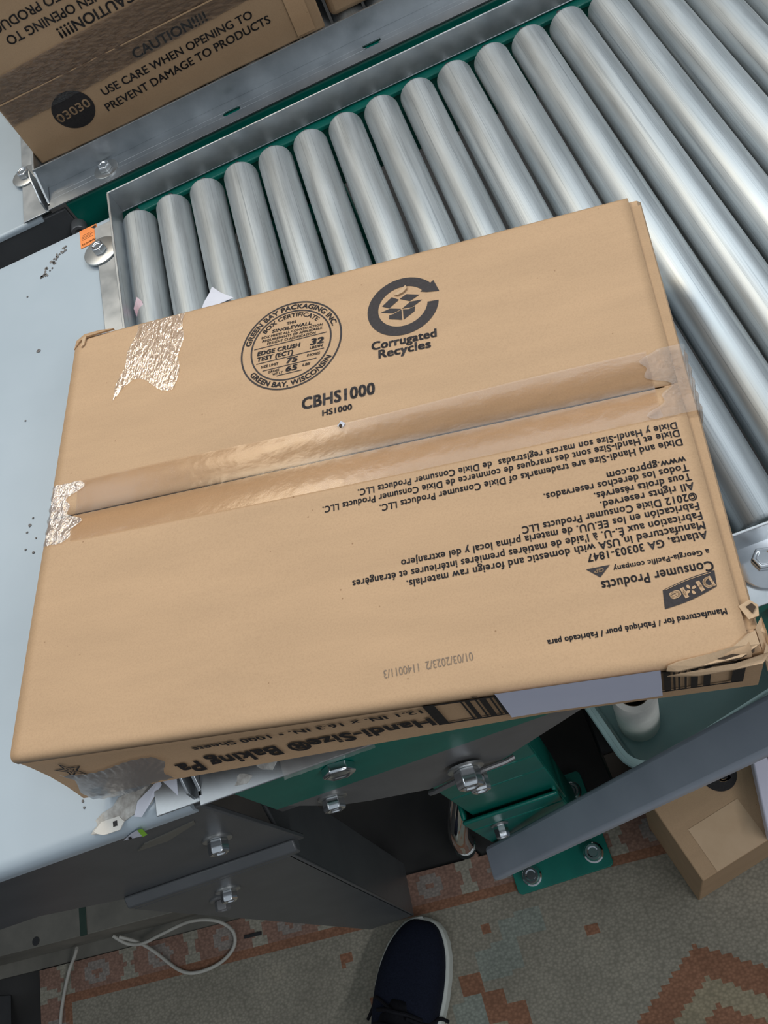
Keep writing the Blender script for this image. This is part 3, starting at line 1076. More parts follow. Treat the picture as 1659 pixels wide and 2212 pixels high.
for A_, B_ in ((so, si), (s3, s4)):
    for k in range(10):
        j = (k + 1) % 10
        poly(mb, [A_[k], A_[j], B_[j], B_[k]], Fp)
build('star_mark', mb, 'ink_side', body, solid='flat')
mb = MB()
X0, X1, Z0, Z1 = 0.0400, 0.2015, -0.0060, -0.0425
for xa, xb, za, zb in ((X0, X1, Z0, Z0 - 0.0022), (X0, X1, Z1, Z1 + 0.0022), (X0, X0 + 0.0062, Z0, Z1), (X1 - 0.0060, X1, Z0, Z1)):
    n_ = 12
    for k in range(n_):
        a0_, a1_ = xa + (xb - xa) * k / n_, xa + (xb - xa) * (k + 1) / n_
        poly(mb, [(a0_, za), (a1_, za), (a1_, zb), (a0_, zb)], Fp)
random.seed(3)
for lo, hi in ((0.0600, 0.0860), (0.1600, 0.1850)):
    x = lo
    while x < hi:
        w = random.choice((0.0011, 0.0011, 0.0026, 0.0034))
        poly(mb, [(x, Z0), (x + w, Z0), (x + w, Z1), (x, Z1)], Fp)
        x += w + random.choice((0.0012, 0.0013, 0.0020, 0.0028))
for x in (0.0672, 0.178):
    poly(mb, [(x, -0.0036), (x + 0.003, -0.0036), (x + 0.003, -0.0022), (x, -0.0022)], Fp)
build('barcode', mb, 'ink_side', body, solid='flat')
# white label over the barcode
def Lp(a, b):
    u = 0.0795 + (0.1612 - 0.0795) * a
    z = -0.0008 - 0.0470 * b
    p = Fp(u, z)
    return (p[0] + (0.0006 * b if a < 0.5 else 0), p[1] - 0.0005, p[2])
mb = MB().grid(16, 8, Lp)
build('blank_label', mb, 'paper_lilac', body, smooth=True, label='blank white label', solid='flat')

# --- tape along the seam, turned down at both ends
def tape_z(u, v, amp):
    return topz(u, v) + 0.0007 + amp * (mnoise.noise(Vector((u * 260, v * 190, 0.3))) + 0.6 * mnoise.noise(Vector((u * 620, v * 330, 4.1))))


mb = MB()
def TP(a, b):
    u = -0.1900 + 0.3810 * a
    v = -0.0185 - 0.0015 * math.sin(a * 3) + (0.0465 + 0.001 * math.sin(a * 9)) * b
    return (u, v, tape_z(u, v, 0.00010))
mb.grid(90, 14, TP)
build('seam_tape', mb, 'tape', box, smooth=True, label='clear packing tape over the seam', solid='flat')
for sgn, nm in ((-1, 'left'), (1, 'right')):
    mb = MB()
    def TE(a, b, sgn=sgn):
        v = -0.0190 + 0.0470 * b
        s_ = 0 if sgn < 0 else 1
        ue = warp(s_, (v + 0.158) / 0.316)[0]
        lenin = 0.019 + 0.006 * math.sin(b * 9 + sgn) + 0.003 * math.sin(b * 23)
        if a < 0.55:
            u = ue - sgn * lenin * (1 - a / 0.55)
            return (u, v, tape_z(u, v, 0.00040) + 0.0004)
        q = (a - 0.55) / 0.45
        return (ue + sgn * (0.0011 + 0.0006 * math.sin(v * 700 + q * 9)), v, HB - 0.0005 - 0.034 * q)
    mb.grid(26, 40, TE)
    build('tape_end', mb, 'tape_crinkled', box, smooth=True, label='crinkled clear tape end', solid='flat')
# old tape remnant near the back left corner
mb = MB()
def OT(a, b):
    u0, u1 = -0.1560 - 0.016 * b, -0.1165 - 0.003 * b
    vb = 0.1565 - (0.066 - 0.012 * math.sin(a * 5) - 0.010 * a) * b
    u = u0 + (u1 - u0) * a + 0.0012 * math.sin(b * 14 + a * 3)
    return (u, vb, topz(u, vb) + 0.0007 + 0.00022 * mnoise.noise(Vector((u * 420, vb * 60, 1.7))) + 0.00010 * mnoise.noise(Vector((u * 900, vb * 420, 6.2))))
mb.grid(34, 50, OT)
build('old_tape', mb, 'tape_remnant', box, smooth=True, label='wrinkled leftover tape', solid='flat')
# greyish tape on the front wall
mb = MB()
def GT(a, b):
    u = -0.2000 + 0.070 * a + 0.004 * math.sin(b * 6)
    z = -0.0260 - 0.0310 * b - 0.004 * math.sin(a * 5)
    p = Fp(u, z)
    return (p[0], p[1] - 0.0007 - 0.0006 * math.sin(a * 31 + b * 11) ** 2, p[2])
mb.grid(36, 18, GT)
build('side_tape', mb, 'tape_grey', box, smooth=True, label='greyish creased tape', solid='flat')

# --- torn corners
random.seed(11)
def torn(name, pts, th, mat='kraft_edge'):
    m_ = MB()
    n_ = len(pts)
    m_.add([(x, y, z) for x, y, z in pts] + [(x, y, z - th) for x, y, z in pts], [tuple(range(n_)), tuple(range(2 * n_ - 1, n_ - 1, -1))] + [(i, (i + 1) % n_, n_ + (i + 1) % n_, n_ + i) for i in range(n_)])
    return build(name, m_, mat, box)
Z = HB
torn('torn_edge', [(0.1640, -0.1590, Z - .0026), (0.1650, -0.1574, Z - .0002), (0.1700, -0.1562, Z + .0004), (0.1850, -0.1548, Z + .0010), (0.1960, -0.1530, Z + .0012), (0.2035, -0.1480, Z + .0012), (0.2075, -0.1465, Z + .0006), (0.2080, -0.1530, Z - .0008), (0.1990, -0.1578, Z - .0016), (0.1800, -0.1592, Z - .0022), (0.1690, -0.1600, Z - .0030)], 0.0016)
torn('torn_edge', [(0.1640, -0.1604, Z - .0072), (0.1680, -0.1606, Z - .0056), (0.1800, -0.1602, Z - .0048), (0.1960, -0.1596, Z - .0042), (0.2090, -0.1570, Z - .0036), (0.2116, -0.1520, Z - .0034), (0.2124, -0.1560, Z - .0060), (0.2080, -0.1606, Z - .0070), (0.1950, -0.1618, Z - .0066), (0.1780, -0.1620, Z - .0080)], 0.0012)
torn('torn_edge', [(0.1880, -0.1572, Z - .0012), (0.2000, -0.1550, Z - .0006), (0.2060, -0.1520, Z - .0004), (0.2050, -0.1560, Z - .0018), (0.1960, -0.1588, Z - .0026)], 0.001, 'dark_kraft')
torn('torn_edge', [(0.2080, -0.1450, Z + .0002), (0.2120, -0.1400, Z - .0002), (0.2128, -0.1480, Z - .0016), (0.2122, -0.1600, Z - .0110), (0.2108, -0.1615, Z - .0180), (0.2096, -0.1590, Z - .0080)], 0.0014)
torn('torn_edge', [(0.2030, -0.1335, Z + .0008), (0.2085, -0.1310, Z + .0008), (0.2120, -0.1340, Z + .0000), (0.2110, -0.1395, Z + .0006), (0.2060, -0.1410, Z + .0012)], 0.0012)
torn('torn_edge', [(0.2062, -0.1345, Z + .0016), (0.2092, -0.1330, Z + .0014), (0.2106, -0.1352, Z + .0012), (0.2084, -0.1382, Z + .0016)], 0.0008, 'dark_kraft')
torn('torn_edge', [(-0.2118, 0.1600, Z - .001), (-0.2040, 0.1632, Z + .0006), (-0.190, 0.1628, Z + .0010), (-0.178, 0.1610, Z + .0006), (-0.188, 0.1598, Z + .0016), (-0.2010, 0.1590, Z + .0018), (-0.2070, 0.1560, Z + .0016), (-0.2112, 0.1500, Z + .0006)], 0.0018, 'kraft_crease')
torn('torn_edge', [(-0.2040, 0.1585, Z + .0019), (-0.2010, 0.1592, Z + .0021), (-0.2020, 0.1520, Z + .0016), (-0.2046, 0.1500, Z + .0016)], 0.001)
# puncture in the tape and scrape in the printed ring
torn('torn_edge', [(0.0000, 0.0242, Z + .0012), (0.0030, 0.0268, Z + .0022), (0.0056, 0.0252, Z + .0016), (0.0042, 0.0228, Z + .0012)], 0.0008, 'paper')
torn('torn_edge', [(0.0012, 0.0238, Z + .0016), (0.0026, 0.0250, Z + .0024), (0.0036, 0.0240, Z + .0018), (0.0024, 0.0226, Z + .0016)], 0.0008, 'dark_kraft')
torn('torn_edge', [(0.0435, 0.1205, Z + .0014), (0.0475, 0.1225, Z + .0018), (0.0520, 0.1262, Z + .0016), (0.0528, 0.1235, Z + .0016), (0.0500, 0.1208, Z + .0014), (0.0460, 0.1195, Z + .0014)], 0.0008)

# ================================================================== the caution carton on the far conveyor
CY = 0.876
cx0, cx1, cz0, cz1 = -0.328, 0.0095, 0.8695, 1.080
ca = thing('cardboard_box', ((cx0 + cx1) / 2, CY + 0.14, cz0), 'brown carton lying on its side at the top left, with taped seam and caution lettering', 'box')
mb = MB()
def CW(x, z):
    """slight bulge of the printed face"""
    return CY + 0.0014 * math.sin(x * 21) * math.sin(z * 26)
nx_, nz_ = 30, 16
vs = []
for j in range(nz_):
    z = cz0 + (cz1 - cz0) * j / (nz_ - 1)
    for i in range(nx_):
        x = cx0 + (cx1 - cx0) * i / (nx_ - 1)
        vs.append((x, CW(x, z), z))
fs = [(j * nx_ + i, j * nx_ + i + 1, (j + 1) * nx_ + i + 1, (j + 1) * nx_ + i) for j in range(nz_ - 1) for i in range(nx_ - 1)]
mb.add(vs, fs)
y2 = CY + 0.28
rim = [i for i in range(nx_)] + [(j + 1) * nx_ - 1 for j in range(1, nz_)] + [nz_ * nx_ - 2 - i for i in range(nx_ - 1)] + [j * nx_ for j in range(nz_ - 2, 0, -1)]
base_ = len(mb.v)
for i in rim:
    x, y, z = mb.v[i]
    mb.v.append((x, y2, z))
n_ = len(rim)
for k in range(n_):
    j = (k + 1) % n_
    mb.f.append((rim[k], rim[j], base_ + j, base_ + k))
    mb.mi.append(0)
mb.f.append(tuple(base_ + k for k in range(n_)))
mb.mi.append(0)
cbody = build('carton_body', mb, 'brown_box', ca, bevel=0.002)


def CF(x, z):
    return (x, CW(x, z) - 0.0005, z)


def cf(p):
    return (p[0] * 1.033, 1.36 - (1.36 - p[1]) * 1.033)  # print coordinates scaled about the camera, out to the carton's deeper face


mb = MB()
for s, a, b, cap, bo in (('CAUTION!!!!', (-0.1725, 0.939), (-0.0930, 0.9405), 0.0095, 0.030), ('USE CARE WHEN OPENING TO', (-0.219, 0.9215), (-0.0525, 0.9240), 0.0078, 0.022), ('PREVENT DAMAGE TO PRODUCTS', (-0.2245, 0.9060), (-0.0385, 0.9125), 0.0080, 0.022),
                         ):
    line_text(mb, s, cf(a), cf(b), cap, CF, bo)
build('caution_lettering', mb, 'ink_side', cbody, solid='flat')
mb = MB()
for s, a, b, cap, bo in (('CAUTION!!!!', (-0.1425, 0.9945), (-0.2225, 0.9935), 0.0095, 0.030), ('USE CARE WHEN OPENING TO', (-0.1020, 1.0065), (-0.2675, 1.0065), 0.0082, 0.022), ('PREVENT DAMAGE TO PRODUCTS', (-0.0950, 1.0215), (-0.2850, 1.0195), 0.0082, 0.022)):
    line_text(mb, s, cf(a), cf(b), cap, CF, bo)
build('caution_lettering', mb, 'ink_side', cbody, solid='flat')
mb = MB()
cc = cf((-0.2540, 0.9222))
poly(mb, [(cc[0] + 0.0222 * math.cos(2 * PI * k / 48), cc[1] + 0.0200 * math.sin(2 * PI * k / 48)) for k in range(48)], CF)
build('number_disc', mb, 'ink_side', cbody, solid='flat')
mb = MB()
line_text(mb, '03030', cf((-0.2728, 0.9160)), cf((-0.2355, 0.9190)), 0.0088, lambda x, z: (x, CW(x, z) - 0.0009, z), 0.02)
build('disc_number', mb, 'brown_box', cbody, solid='flat')
mb = MB()
def CT(a, b):
    x = cx0 - 0.0005 + (cx1 - cx0) * a
    z = 0.9185 + 0.036 * a * 0.3 + 0.048 * b
    return (x, CW(x, z) - 0.0011 - 0.0005 * math.sin(a * 130 + b * 17) * math.sin(b * 40 + a * 33), z)
mb.grid(140, 30, CT)
build('seam_tape', mb, 'tape_wrinkled', ca, smooth=True, label='crinkled clear packing tape', solid='flat')
mb = MB().box(cx0 + 0.001, cx1 - 0.001, CY - 0.0018, CY - 0.0008, 0.9425, 0.9435)
build('flap_edge', mb, 'kraft_crease', cbody)
mb = MB().grid(6, 12, lambda a, b: (-0.0205 + 0.0195 * a, CW(-0.01, cz0 + 0.2 * b) - 0.0012, cz0 + 0.004 + 0.195 * b))
build('end_tape', mb, 'kraft_crease', cbody, label='darker brown tape wrapped round the end', solid='flat')

c2 = MB().box(0.019, 0.30, 0.884, 1.10, 0.8695, 1.05)
b2 = thing('cardboard_box', (0.16, 0.99, 0.8695), 'brown carton right of the caution carton at the top edge', 'box')
build('carton_body', c2, 'brown_box', b2, bevel=0.006, seg=3)
mb = MB().box(0.13, 0.18, 0.8832, 0.8838, 0.872, 1.048)
build('packing_tape', mb, 'kraft_crease', b2)

# ================================================================== small things on the near table and conveyor
def sheet(name, pts, mat, label, cat, group=None, th=0.0004):
    m_ = MB()
    n_ = len(pts)
    m_.add([tuple(p) for p in pts] + [(p[0], p[1], p[2] - th) for p in pts], [tuple(range(n_)), tuple(range(2 * n_ - 1, n_ - 1, -1))] + [(i, (i + 1) % n_, n_ + (i + 1) % n_, n_ + i) for i in range(n_)])
    o = build(name, m_, mat)
    return tag(o, label, cat, group)


zt = 0.8525
st = thing('warning_sticker', (-0.291, 0.752, 0.8524), 'small orange warning sticker on the table by the end guard', 'sticker')
mb = MB().box(-0.3010, -0.2812, 0.7385, 0.7655, 0.8522, 0.8528)
sb = build('sticker_face', mb, 'orange', st)
mb = MB()
SF = lambda x, y: (x, y, 0.85295)
line_text(mb, 'WARNING', (-0.2835, 0.7450), (-0.2990, 0.7435), 0.0028, SF, 0.02)
for k in range(4):
    stroke(mb, (-0.2985, 0.7495 + k * 0.0022), (-0.286 - 0.002 * (k % 2), 0.7500 + k * 0.0022), 0.0004, SF)
poly(mb, [(-0.2815, 0.7640), (-0.2875, 0.7632), (-0.2822, 0.7575)], SF)
build('sticker_print', mb, 'ink_side', sb, solid='flat')

# black scuffed writing on the table
random.seed(5)
def marks(name, spots, label):
    m_ = MB()
    for x, y, r in spots:
        k_ = random.randint(6, 9)
        ph = random.random() * 6
        pts = [(x + r * (0.6 + 0.6 * random.random()) * math.cos(ph + 2 * PI * i / k_), y + r * (0.6 + 0.6 * random.random()) * math.sin(ph + 2 * PI * i / k_)) for i in range(k_)]
        m_.add([(a, b, 0.85265) for a, b in pts] + [(a, b, 0.8521) for a, b in pts], [tuple(range(k_))] + [(i, (i + 1) % k_, k_ + (i + 1) % k_, k_ + i) for i in range(k_)])
    return build(name, m_, 'scuff', near_t, label=label)
sp = []
for k in range(26):
    q = k / 25
    sp.append((-0.3475 + 0.028 * q + random.uniform(-.003, .003), 0.722 + 0.030 * q + random.uniform(-.006, .006) * (1 - 0.6 * q), random.uniform(.0010, .0024)))
marks('scuff_mark', sp, 'dark scuffed writing')
marks('scuff_mark', [(-0.3555, 0.624, .0022), (-0.372, 0.545, .001), (-0.371, 0.430, .0016), (-0.374, 0.424, .001), (-0.368, 0.436, .001), (-0.369, 0.402, .0014), (-0.376, 0.408, .001), (-0.366, 0.415, .0008), (-0.365, 0.705, .001)], 'dark specks')
marks('scuff_mark', [(-0.330 + random.uniform(-.008, .008), 0.192 + random.uniform(-.01, .01), random.uniform(.0006, .002)) for k in range(9)] + [(-0.299 + random.uniform(-.006, .006), 0.190 + random.uniform(-.006, .006), random.uniform(.0006, .0013)) for k in range(7)], 'dark scratches')

sheet('paper_scrap', [(-0.2900, 0.196, 0.8660), (-0.2590, 0.197, 0.8760), (-0.2565, 0.178, 0.8720), (-0.2590, 0.1640, 0.8680), (-0.2660, 0.1730, 0.8670), (-0.2760, 0.185, 0.8660)], 'paper', 'torn white paper triangle sticking out from under the box front', 'paper scrap')
g1 = thing('sticker_residue', (-0.306, 0.172, 0.852), 'torn grey white sticker remains near the table edge', 'sticker residue')
random.seed(9)
pts = []
for k in range(22):
    a = 2 * PI * k / 22
    rr = 1 + random.uniform(-.16, .16)
    pts.append((-0.306 + 0.026 * rr * math.cos(a), 0.1735 + 0.0085 * rr * math.sin(a) + 0.26 * 0.026 * math.cos(a)))
mb = MB().prism(pts, 'z', 0.8518, 0.8527)
build('residue_base', mb, 'glue', g1)
pts = [(-0.318 + 0.011 * (1 + random.uniform(-.15, .15)) * math.cos(2 * PI * k / 14), 0.1655 + 0.0052 * (1 + random.uniform(-.15, .15)) * math.sin(2 * PI * k / 14)) for k in range(14)]
mb = MB().prism(pts, 'z', 0.8524, 0.8532)
wp = build('paper_patch', mb, 'roll', g1)
mb = MB().box(-0.3155, -0.3125, 0.1640, 0.1675, 0.8530, 0.8535)
build('black_print', mb, 'ink_side', wp)
mb = MB()
mb.add([(-0.3000, 0.1660, 0.8530), (-0.2945, 0.1640, 0.8530), (-0.2760, 0.1790, 0.8560), (-0.2770, 0.1830, 0.8570), (-0.2960, 0.1745, 0.8540)], [(0, 1, 2, 3, 4)])
build('curled_strip', mb, 'paper', g1, solid='flat')
g2 = thing('label_tag', (-0.309, 0.157, 0.838), 'small white and green label stuck over the table edge', 'label')
mb = MB()
mb.add([(-0.3190, 0.1582, 0.8370), (-0.3060, 0.1578, 0.8335), (-0.3010, 0.1585, 0.8480), (-0.3080, 0.1585, 0.8450)], [(0, 1, 2, 3)])
lt = build('label_paper', mb, 'paper', g2, solid='flat')
mb = MB()
mb.add([(-0.3065, 0.1572, 0.8335), (-0.3020, 0.1572, 0.8350), (-0.2975, 0.1580, 0.8490), (-0.3010, 0.1580, 0.8490)], [(0, 1, 2, 3)])
build('green_stripe', mb, 'lime', lt, solid='flat')
mb = MB()
mb.add([(-0.3138, 0.1572, 0.8378), (-0.3118, 0.1572, 0.8374), (-0.3108, 0.1576, 0.8412), (-0.3128, 0.1576, 0.8414)], [(0, 1, 2, 3)])
build('black_print', mb, 'ink_side', lt, solid='flat')
mb = MB()
mb.prism([(-0.334, 0.795), (-0.310, 0.794), (-0.278, 0.812), (-0.276, 0.818), (-0.300, 0.811), (-0.322, 0.806)], 'y', 0.1600, 0.1612)
o = build('tape_scrap', mb, 'beam')
tag(o, 'pale tape scrap stuck on the dark grey apron beside the bolt', 'tape scrap')
# pink paper scrap in the frame corner and white paper on the rollers
sheet('paper_scrap', [(-0.2450, 0.604, 0.868), (-0.2385, 0.612, 0.872), (-0.2350, 0.606, 0.870), (-0.2335, 0.588, 0.864), (-0.2380, 0.582, 0.862), (-0.2440, 0.590, 0.863)], 'pink', 'pinkish crumpled paper scrap between first roller and end guard', 'paper scrap')
sheet('paper_sheet', [(-0.1815, 0.560, 0.8720), (-0.1770, 0.570, 0.8712), (-0.1705, 0.5775, 0.8715), (-0.1665, 0.582, 0.8730), (-0.1600, 0.572, 0.8712), (-0.1500, 0.560, 0.8712)], 'paper', 'white paper corner poking out on the rollers behind the box', 'paper')
# clear film caught at the front guard
mb = MB()
def FM(a, b):
    x = -0.190 + 0.062 * a
    y = 0.153 + 0.040 * b
    return (x, y, 0.8602 + 0.0035 * abs(math.sin(a * 17 + b * 7)) * (0.3 + b))
mb.grid(36, 20, FM)
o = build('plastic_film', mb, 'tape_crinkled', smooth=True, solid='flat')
tag(o, 'crinkled clear plastic film lying on the front guard under the box', 'plastic film')
for i, (x, y, r) in enumerate(((-0.214, 0.181, .0035), (-0.199, 0.168, .007), (-0.218, 0.163, .006))):
    pts = [(x + r * random.uniform(.5, 1.1) * 1.2 * math.cos(2 * PI * k / 10), y + r * random.uniform(.5, 1.1) * 0.8 * math.sin(2 * PI * k / 10)) for k in range(10)]
    mb = MB().prism(pts, 'z', 0.8590, 0.8596)
    build('paper_residue', mb, 'glue', near_c)

# ================================================================== below: brace, bin, crates, cartons
mb = MB()
p0, p1 = Vector((-0.1820, 0.1615, 0.200)), Vector((0.1948, 0.1356, 0.680))
p1 = p0 + (p1 - p0) * 1.32
d = (p1 - p0).normalized()
fw = Vector((0, -1, 0))
fw = (fw - d * fw.dot(d)).normalized()
sd = d.cross(fw)
vs = []
for p in (p0, p1):
    for a, b in ((-1, -1), (1, -1), (1, 1), (-1, 1)):
        vs.append(p + fw * a * 0.0208 + sd * b * 0.009)
mb.add(vs, [(0, 1, 2, 3), (7, 6, 5, 4), (0, 4, 5, 1), (1, 5, 6, 2), (2, 6, 7, 3), (3, 7, 4, 0)])
o = build('diagonal_brace', mb, 'brace_grey', bevel=0.005, seg=3)
build('added_mounting_tab', MB().box(p1.x - 0.050, p1.x - 0.016, 0.150, 0.1598, 0.782, 0.806), 'brace_grey', o, bevel=0.001)  # brace lengthened and this tab added to support its floating end
tag(o, 'flat grey steel brace rising to the right in front of the green conveyor leg', 'brace')

cr = MB().box(-0.005, 0.24, 0.215, 0.46, 0.0, 0.010).box(-0.005, 0.24, 0.215, 0.222, 0.0, 0.345).box(-0.005, 0.24, 0.453, 0.46, 0.0, 0.345).box(-0.005, 0.002, 0.215, 0.46, 0.0, 0.345).box(0.233, 0.24, 0.215, 0.46, 0.0, 0.345).box(-0.005, 0.24, 0.215, 0.46, 0.335, 0.345)
o = build('added_dark_crate', cr, 'black', bevel=0.004)  # added support for the bin, its black painted for the shade down there
tag(o, 'added black crate under the conveyor carrying the clear bin, standing for the dark there', 'crate')

bi = thing('plastic_bin', (0.10, 0.30, 0.345), 'clear plastic bin under the conveyor beside the green leg', 'bin', None, math.radians(13), True)
def rr_loop(hx, hy, r, z, n=6):
    out = []
    for cx, cy, a0 in ((hx - r, hy - r, 0), (-hx + r, hy - r, 90), (-hx + r, -hy + r, 180), (hx - r, -hy + r, 270)):
        for k in range(n + 1):
            a = math.radians(a0 + 90 * k / n)
            out.append((cx + r * math.cos(a), cy + r * math.sin(a), z))
    return out
# bin written in its own frame: origin at its base centre
L0 = [rr_loop(0.088, 0.098, 0.02, 0.001), rr_loop(0.090, 0.100, 0.022, 0.006), rr_loop(0.100, 0.112, 0.026, 0.095), rr_loop(0.107, 0.119, 0.030, 0.097), rr_loop(0.107, 0.119, 0.030, 0.090)]
mb = MB()
m_ = len(L0[0])
vs = [p for l in L0 for p in l]
fs = [tuple(range(m_))[::-1]]
for k in range(len(L0) - 1):
    fs += [(k * m_ + i, k * m_ + (i + 1) % m_, (k + 1) * m_ + (i + 1) % m_, (k + 1) * m_ + i) for i in range(m_)]
mb.add(vs, fs)
build('bin_body', mb, 'bin', bi, smooth=True, angle=50, solid=0.0015)
mb = MB().tube([Vector(p) for p in rr_loop(0.107, 0.119, 0.030, 0.097)] + [Vector(rr_loop(0.107, 0.119, 0.030, 0.097)[0])], 0.0028, 8)
build('bin_rim', mb, 'bin', bi, smooth=True)
for o_ in (bi,):
    o_.location = (0.098, 0.300, 0.346)

rl = thing('paper_roll', (0.050, 0.235, 0.353), 'white paper roll on a brown core standing in the clear bin', 'roll')
mb = MB().lathe([(0.0165, 0.132), (0.0225, 0.132), (0.0235, 0.130), (0.0235, 0.002), (0.0165, 0.0)], (0.050, 0.235, 0.353), (0, 0, 1), 36, cap=False)
build('rolled_paper', mb, 'roll', rl, smooth=True, angle=40)
mb = MB().lathe([(0.0166, 0.129), (0.0150, 0.129), (0.0150, 0.0), (0.0166, 0.0)], (0.050, 0.235, 0.353), (0, 0, 1), 36, cap=False)
build('core_tube', mb, 'core', rl, smooth=True, angle=40)

fbx = thing('cardboard_box', (0.046, 0.061, 0.0075), 'tall brown carton on the rug at the right with a black disc printed on top', 'box', None, math.radians(13), True)
mb = MB().box(0.0, 0.20, 0.0, 0.112, 0.0, 0.345)
fbb = build('carton_body', mb, 'brown_box', fbx, bevel=0.0015)
FT = lambda x, y: (x, y, 0.3456)
mb = MB()
poly(mb, [(0.080 + 0.0185 * math.cos(2 * PI * k / 36), 0.078 + 0.0185 * math.sin(2 * PI * k / 36)) for k in range(36)], FT)
dsc = build('printed_disc', mb, 'ink_side', fbb, solid='flat')
mb = MB()
line_text(mb, 'D', (0.0880, 0.0800), (0.0760, 0.0800), 0.0120, lambda x, y: (x, y, 0.3458), 0.03)
build('disc_letter', mb, 'brown_box', dsc, solid='flat')
mb = MB().box(0.018, 0.080, 0.0005, 0.048, 0.3451, 0.3455)
build('packing_tape', mb, 'brown_tape', fbx)

bp_ = thing('foam_strip', (0.131, 0.114, 0.3530), 'white foam strip lying on the floor carton at the right edge', 'foam strip', None, math.radians(-14), True)
mb = MB().box(0.0, 0.016, -0.036, 0.052, 0.0, 0.026)
build('foam_core', mb, 'panel', bp_, bevel=0.002)
mb = MB().box(0.0162, 0.0190, -0.036, 0.052, 0.0, 0.026)
build('facing_sheet', mb, 'pink', bp_)

# base beam of a machine under the near table
bm_ = thing('base_beam', (-0.8, 0.27, 0.0), 'dusty grey steel base beam on the floor under the left table', 'beam')
def by(x):
    return 0.204 - 0.068 * x
def slab(xa, xb, f0, f1, z0, z1):
    return MB().prism([(xa, by(xa) + f0), (xb, by(xb) + f0), (xb, by(xb) + f1), (xa, by(xa) + f1)], 'z', z0, z1)
build('beam_top', slab(-1.3, -0.685, 0.0, 0.16, 0.096, 0.100), 'beam', bm_, bevel=0.001)
build('beam_web', slab(-1.3, -0.685, 0.001, 0.005, 0.0045, 0.0955), 'beam', bm_, bevel=0.001)
build('floor_flange', slab(-1.3, -0.50, -0.020, 0.10, 0.0005, 0.0045), 'beam', bm_, bevel=0.001)
build('strap', slab(-0.856, -0.844, -0.001, 0.16, 0.1002, 0.1012), 'dark_green', bm_, label='dark green strap', bevel=0.0003)
mb = MB().lathe([(0.0065, 0), (0.0065, 0.0008)], (-0.936, 0.2765, 0.0998), (0, 0, 1), 20)
build('bolt_hole', mb, 'black', bm_)
mb = MB().prism([(-0.628, 0.2020), (-0.598, 0.2000), (-0.5985, 0.1950), (-0.6285, 0.1970)], 'z', 0.0072, 0.0095)
o = build('black_strip', mb, 'black', bevel=0.0006)
tag(o, 'small black plastic strip lying on the orange rug border', 'strip')

# cables
def spline(pts, n=10, closed=False):
    out = []
    P = [Vector(p) for p in pts]
    for i in range(len(P) - 1):
        p0_, p1_, p2_, p3_ = P[max(i - 1, 0)], P[i], P[i + 1], P[min(i + 2, len(P) - 1)]
        for k in range(n):
            t = k / n
            out.append(0.5 * ((2 * p1_) + (p2_ - p0_) * t + (2 * p0_ - 5 * p1_ + 4 * p2_ - p3_) * t * t + (-p0_ + 3 * p1_ - 3 * p2_ + p3_) * t ** 3))
    out.append(P[-1])
    return out
mb = MB().tube(spline([(-0.835, 0.258, .045), (-0.82, 0.2425, .03), (-0.795, 0.236, .026), (-0.753, 0.240, .03), (-0.703, 0.243, .034), (-0.663, 0.233, .028), (-0.642, 0.213, .018), (-0.646, 0.191, .0115), (-0.673, 0.175, .0105), (-0.714, 0.172, .0105), (-0.745, 0.184, .0105), (-0.782, 0.221, .016), (-0.805, 0.241, .024), (-0.826, 0.254, .042)]), 0.0028)
o = build('cable', mb, 'cable', smooth=True)
tag(o, 'off-white thin cable making a loop over the rug border', 'cable')
mb = MB().tube(spline([(-0.905, 0.2585, .040), (-0.918, 0.250, .028), (-0.937, 0.235, .016), (-0.953, 0.203, .0105), (-0.962, 0.163, .0105), (-0.965, 0.10, .0105), (-0.962, 0.0, .0105)]), 0.0028)
o = build('cable', mb, 'cable', smooth=True)
tag(o, 'off-white thin cable running straight down along the rug corner at the left', 'cable')

# chrome pipe bits behind the legs
pc = thing('chrome_pipe', (-0.245, 0.25, 0.0), 'bent chrome pipe on the dark floor between the two legs', 'pipe')
mb = MB().tube(spline([(-0.242, 0.218, 0.0), (-0.243, 0.218, 0.035)], 4), 0.017, 20)
s1 = build('pipe_collar', mb, 'chrome', pc, smooth=True, angle=50)
mb = MB().tube(spline([(-0.243, 0.222, 0.036), (-0.240, 0.232, 0.07), (-0.225, 0.25, 0.11), (-0.20, 0.28, 0.16)], 6), 0.016, 20)
build('pipe', mb, 'chrome', pc, smooth=True, angle=50)
mb = MB().lathe([(0.014, 0), (0.014, 0.03), (0.010, 0.04)], (-0.397, 0.250, 0.0), (0, 0, 1), 20)
o = build('floor_stud', mb, 'chrome', smooth=True)
tag(o, 'small shiny metal stud on the floor behind the dark grey leg', 'stud')

# ================================================================== the shoe
SH = Vector((-0.3330, 0.1460, 0.0075))
shoe = thing('canvas_shoe', SH, 'navy canvas shoe with white rubber sole pointing up from the bottom edge', 'shoe', None, math.radians(-26), True)
ST = [0.0, 0.004, 0.012, 0.025, 0.045, 0.070, 0.100, 0.135, 0.175, 0.215, 0.245, 0.265, 0.278, 0.284]
RX = [0.004, 0.019, 0.029, 0.0375, 0.0445, 0.0480, 0.0485, 0.045, 0.0395, 0.037, 0.036, 0.032, 0.022, 0.004]
LX = [-0.004, -0.017, -0.028, -0.038, -0.048, -0.0545, -0.0570, -0.053, -0.044, -0.038, -0.036, -0.032, -0.022, -0.004]
RX = [r + 0.002 for r in RX]


def outline(off):
    return [(RX[i] - off * 1.0, -ST[i] - (off if i == 0 else 0)) for i in range(len(ST))] + [(LX[i] + off, -ST[i] + (off if i == len(ST) - 1 else 0)) for i in range(len(ST) - 1, -1, -1)]


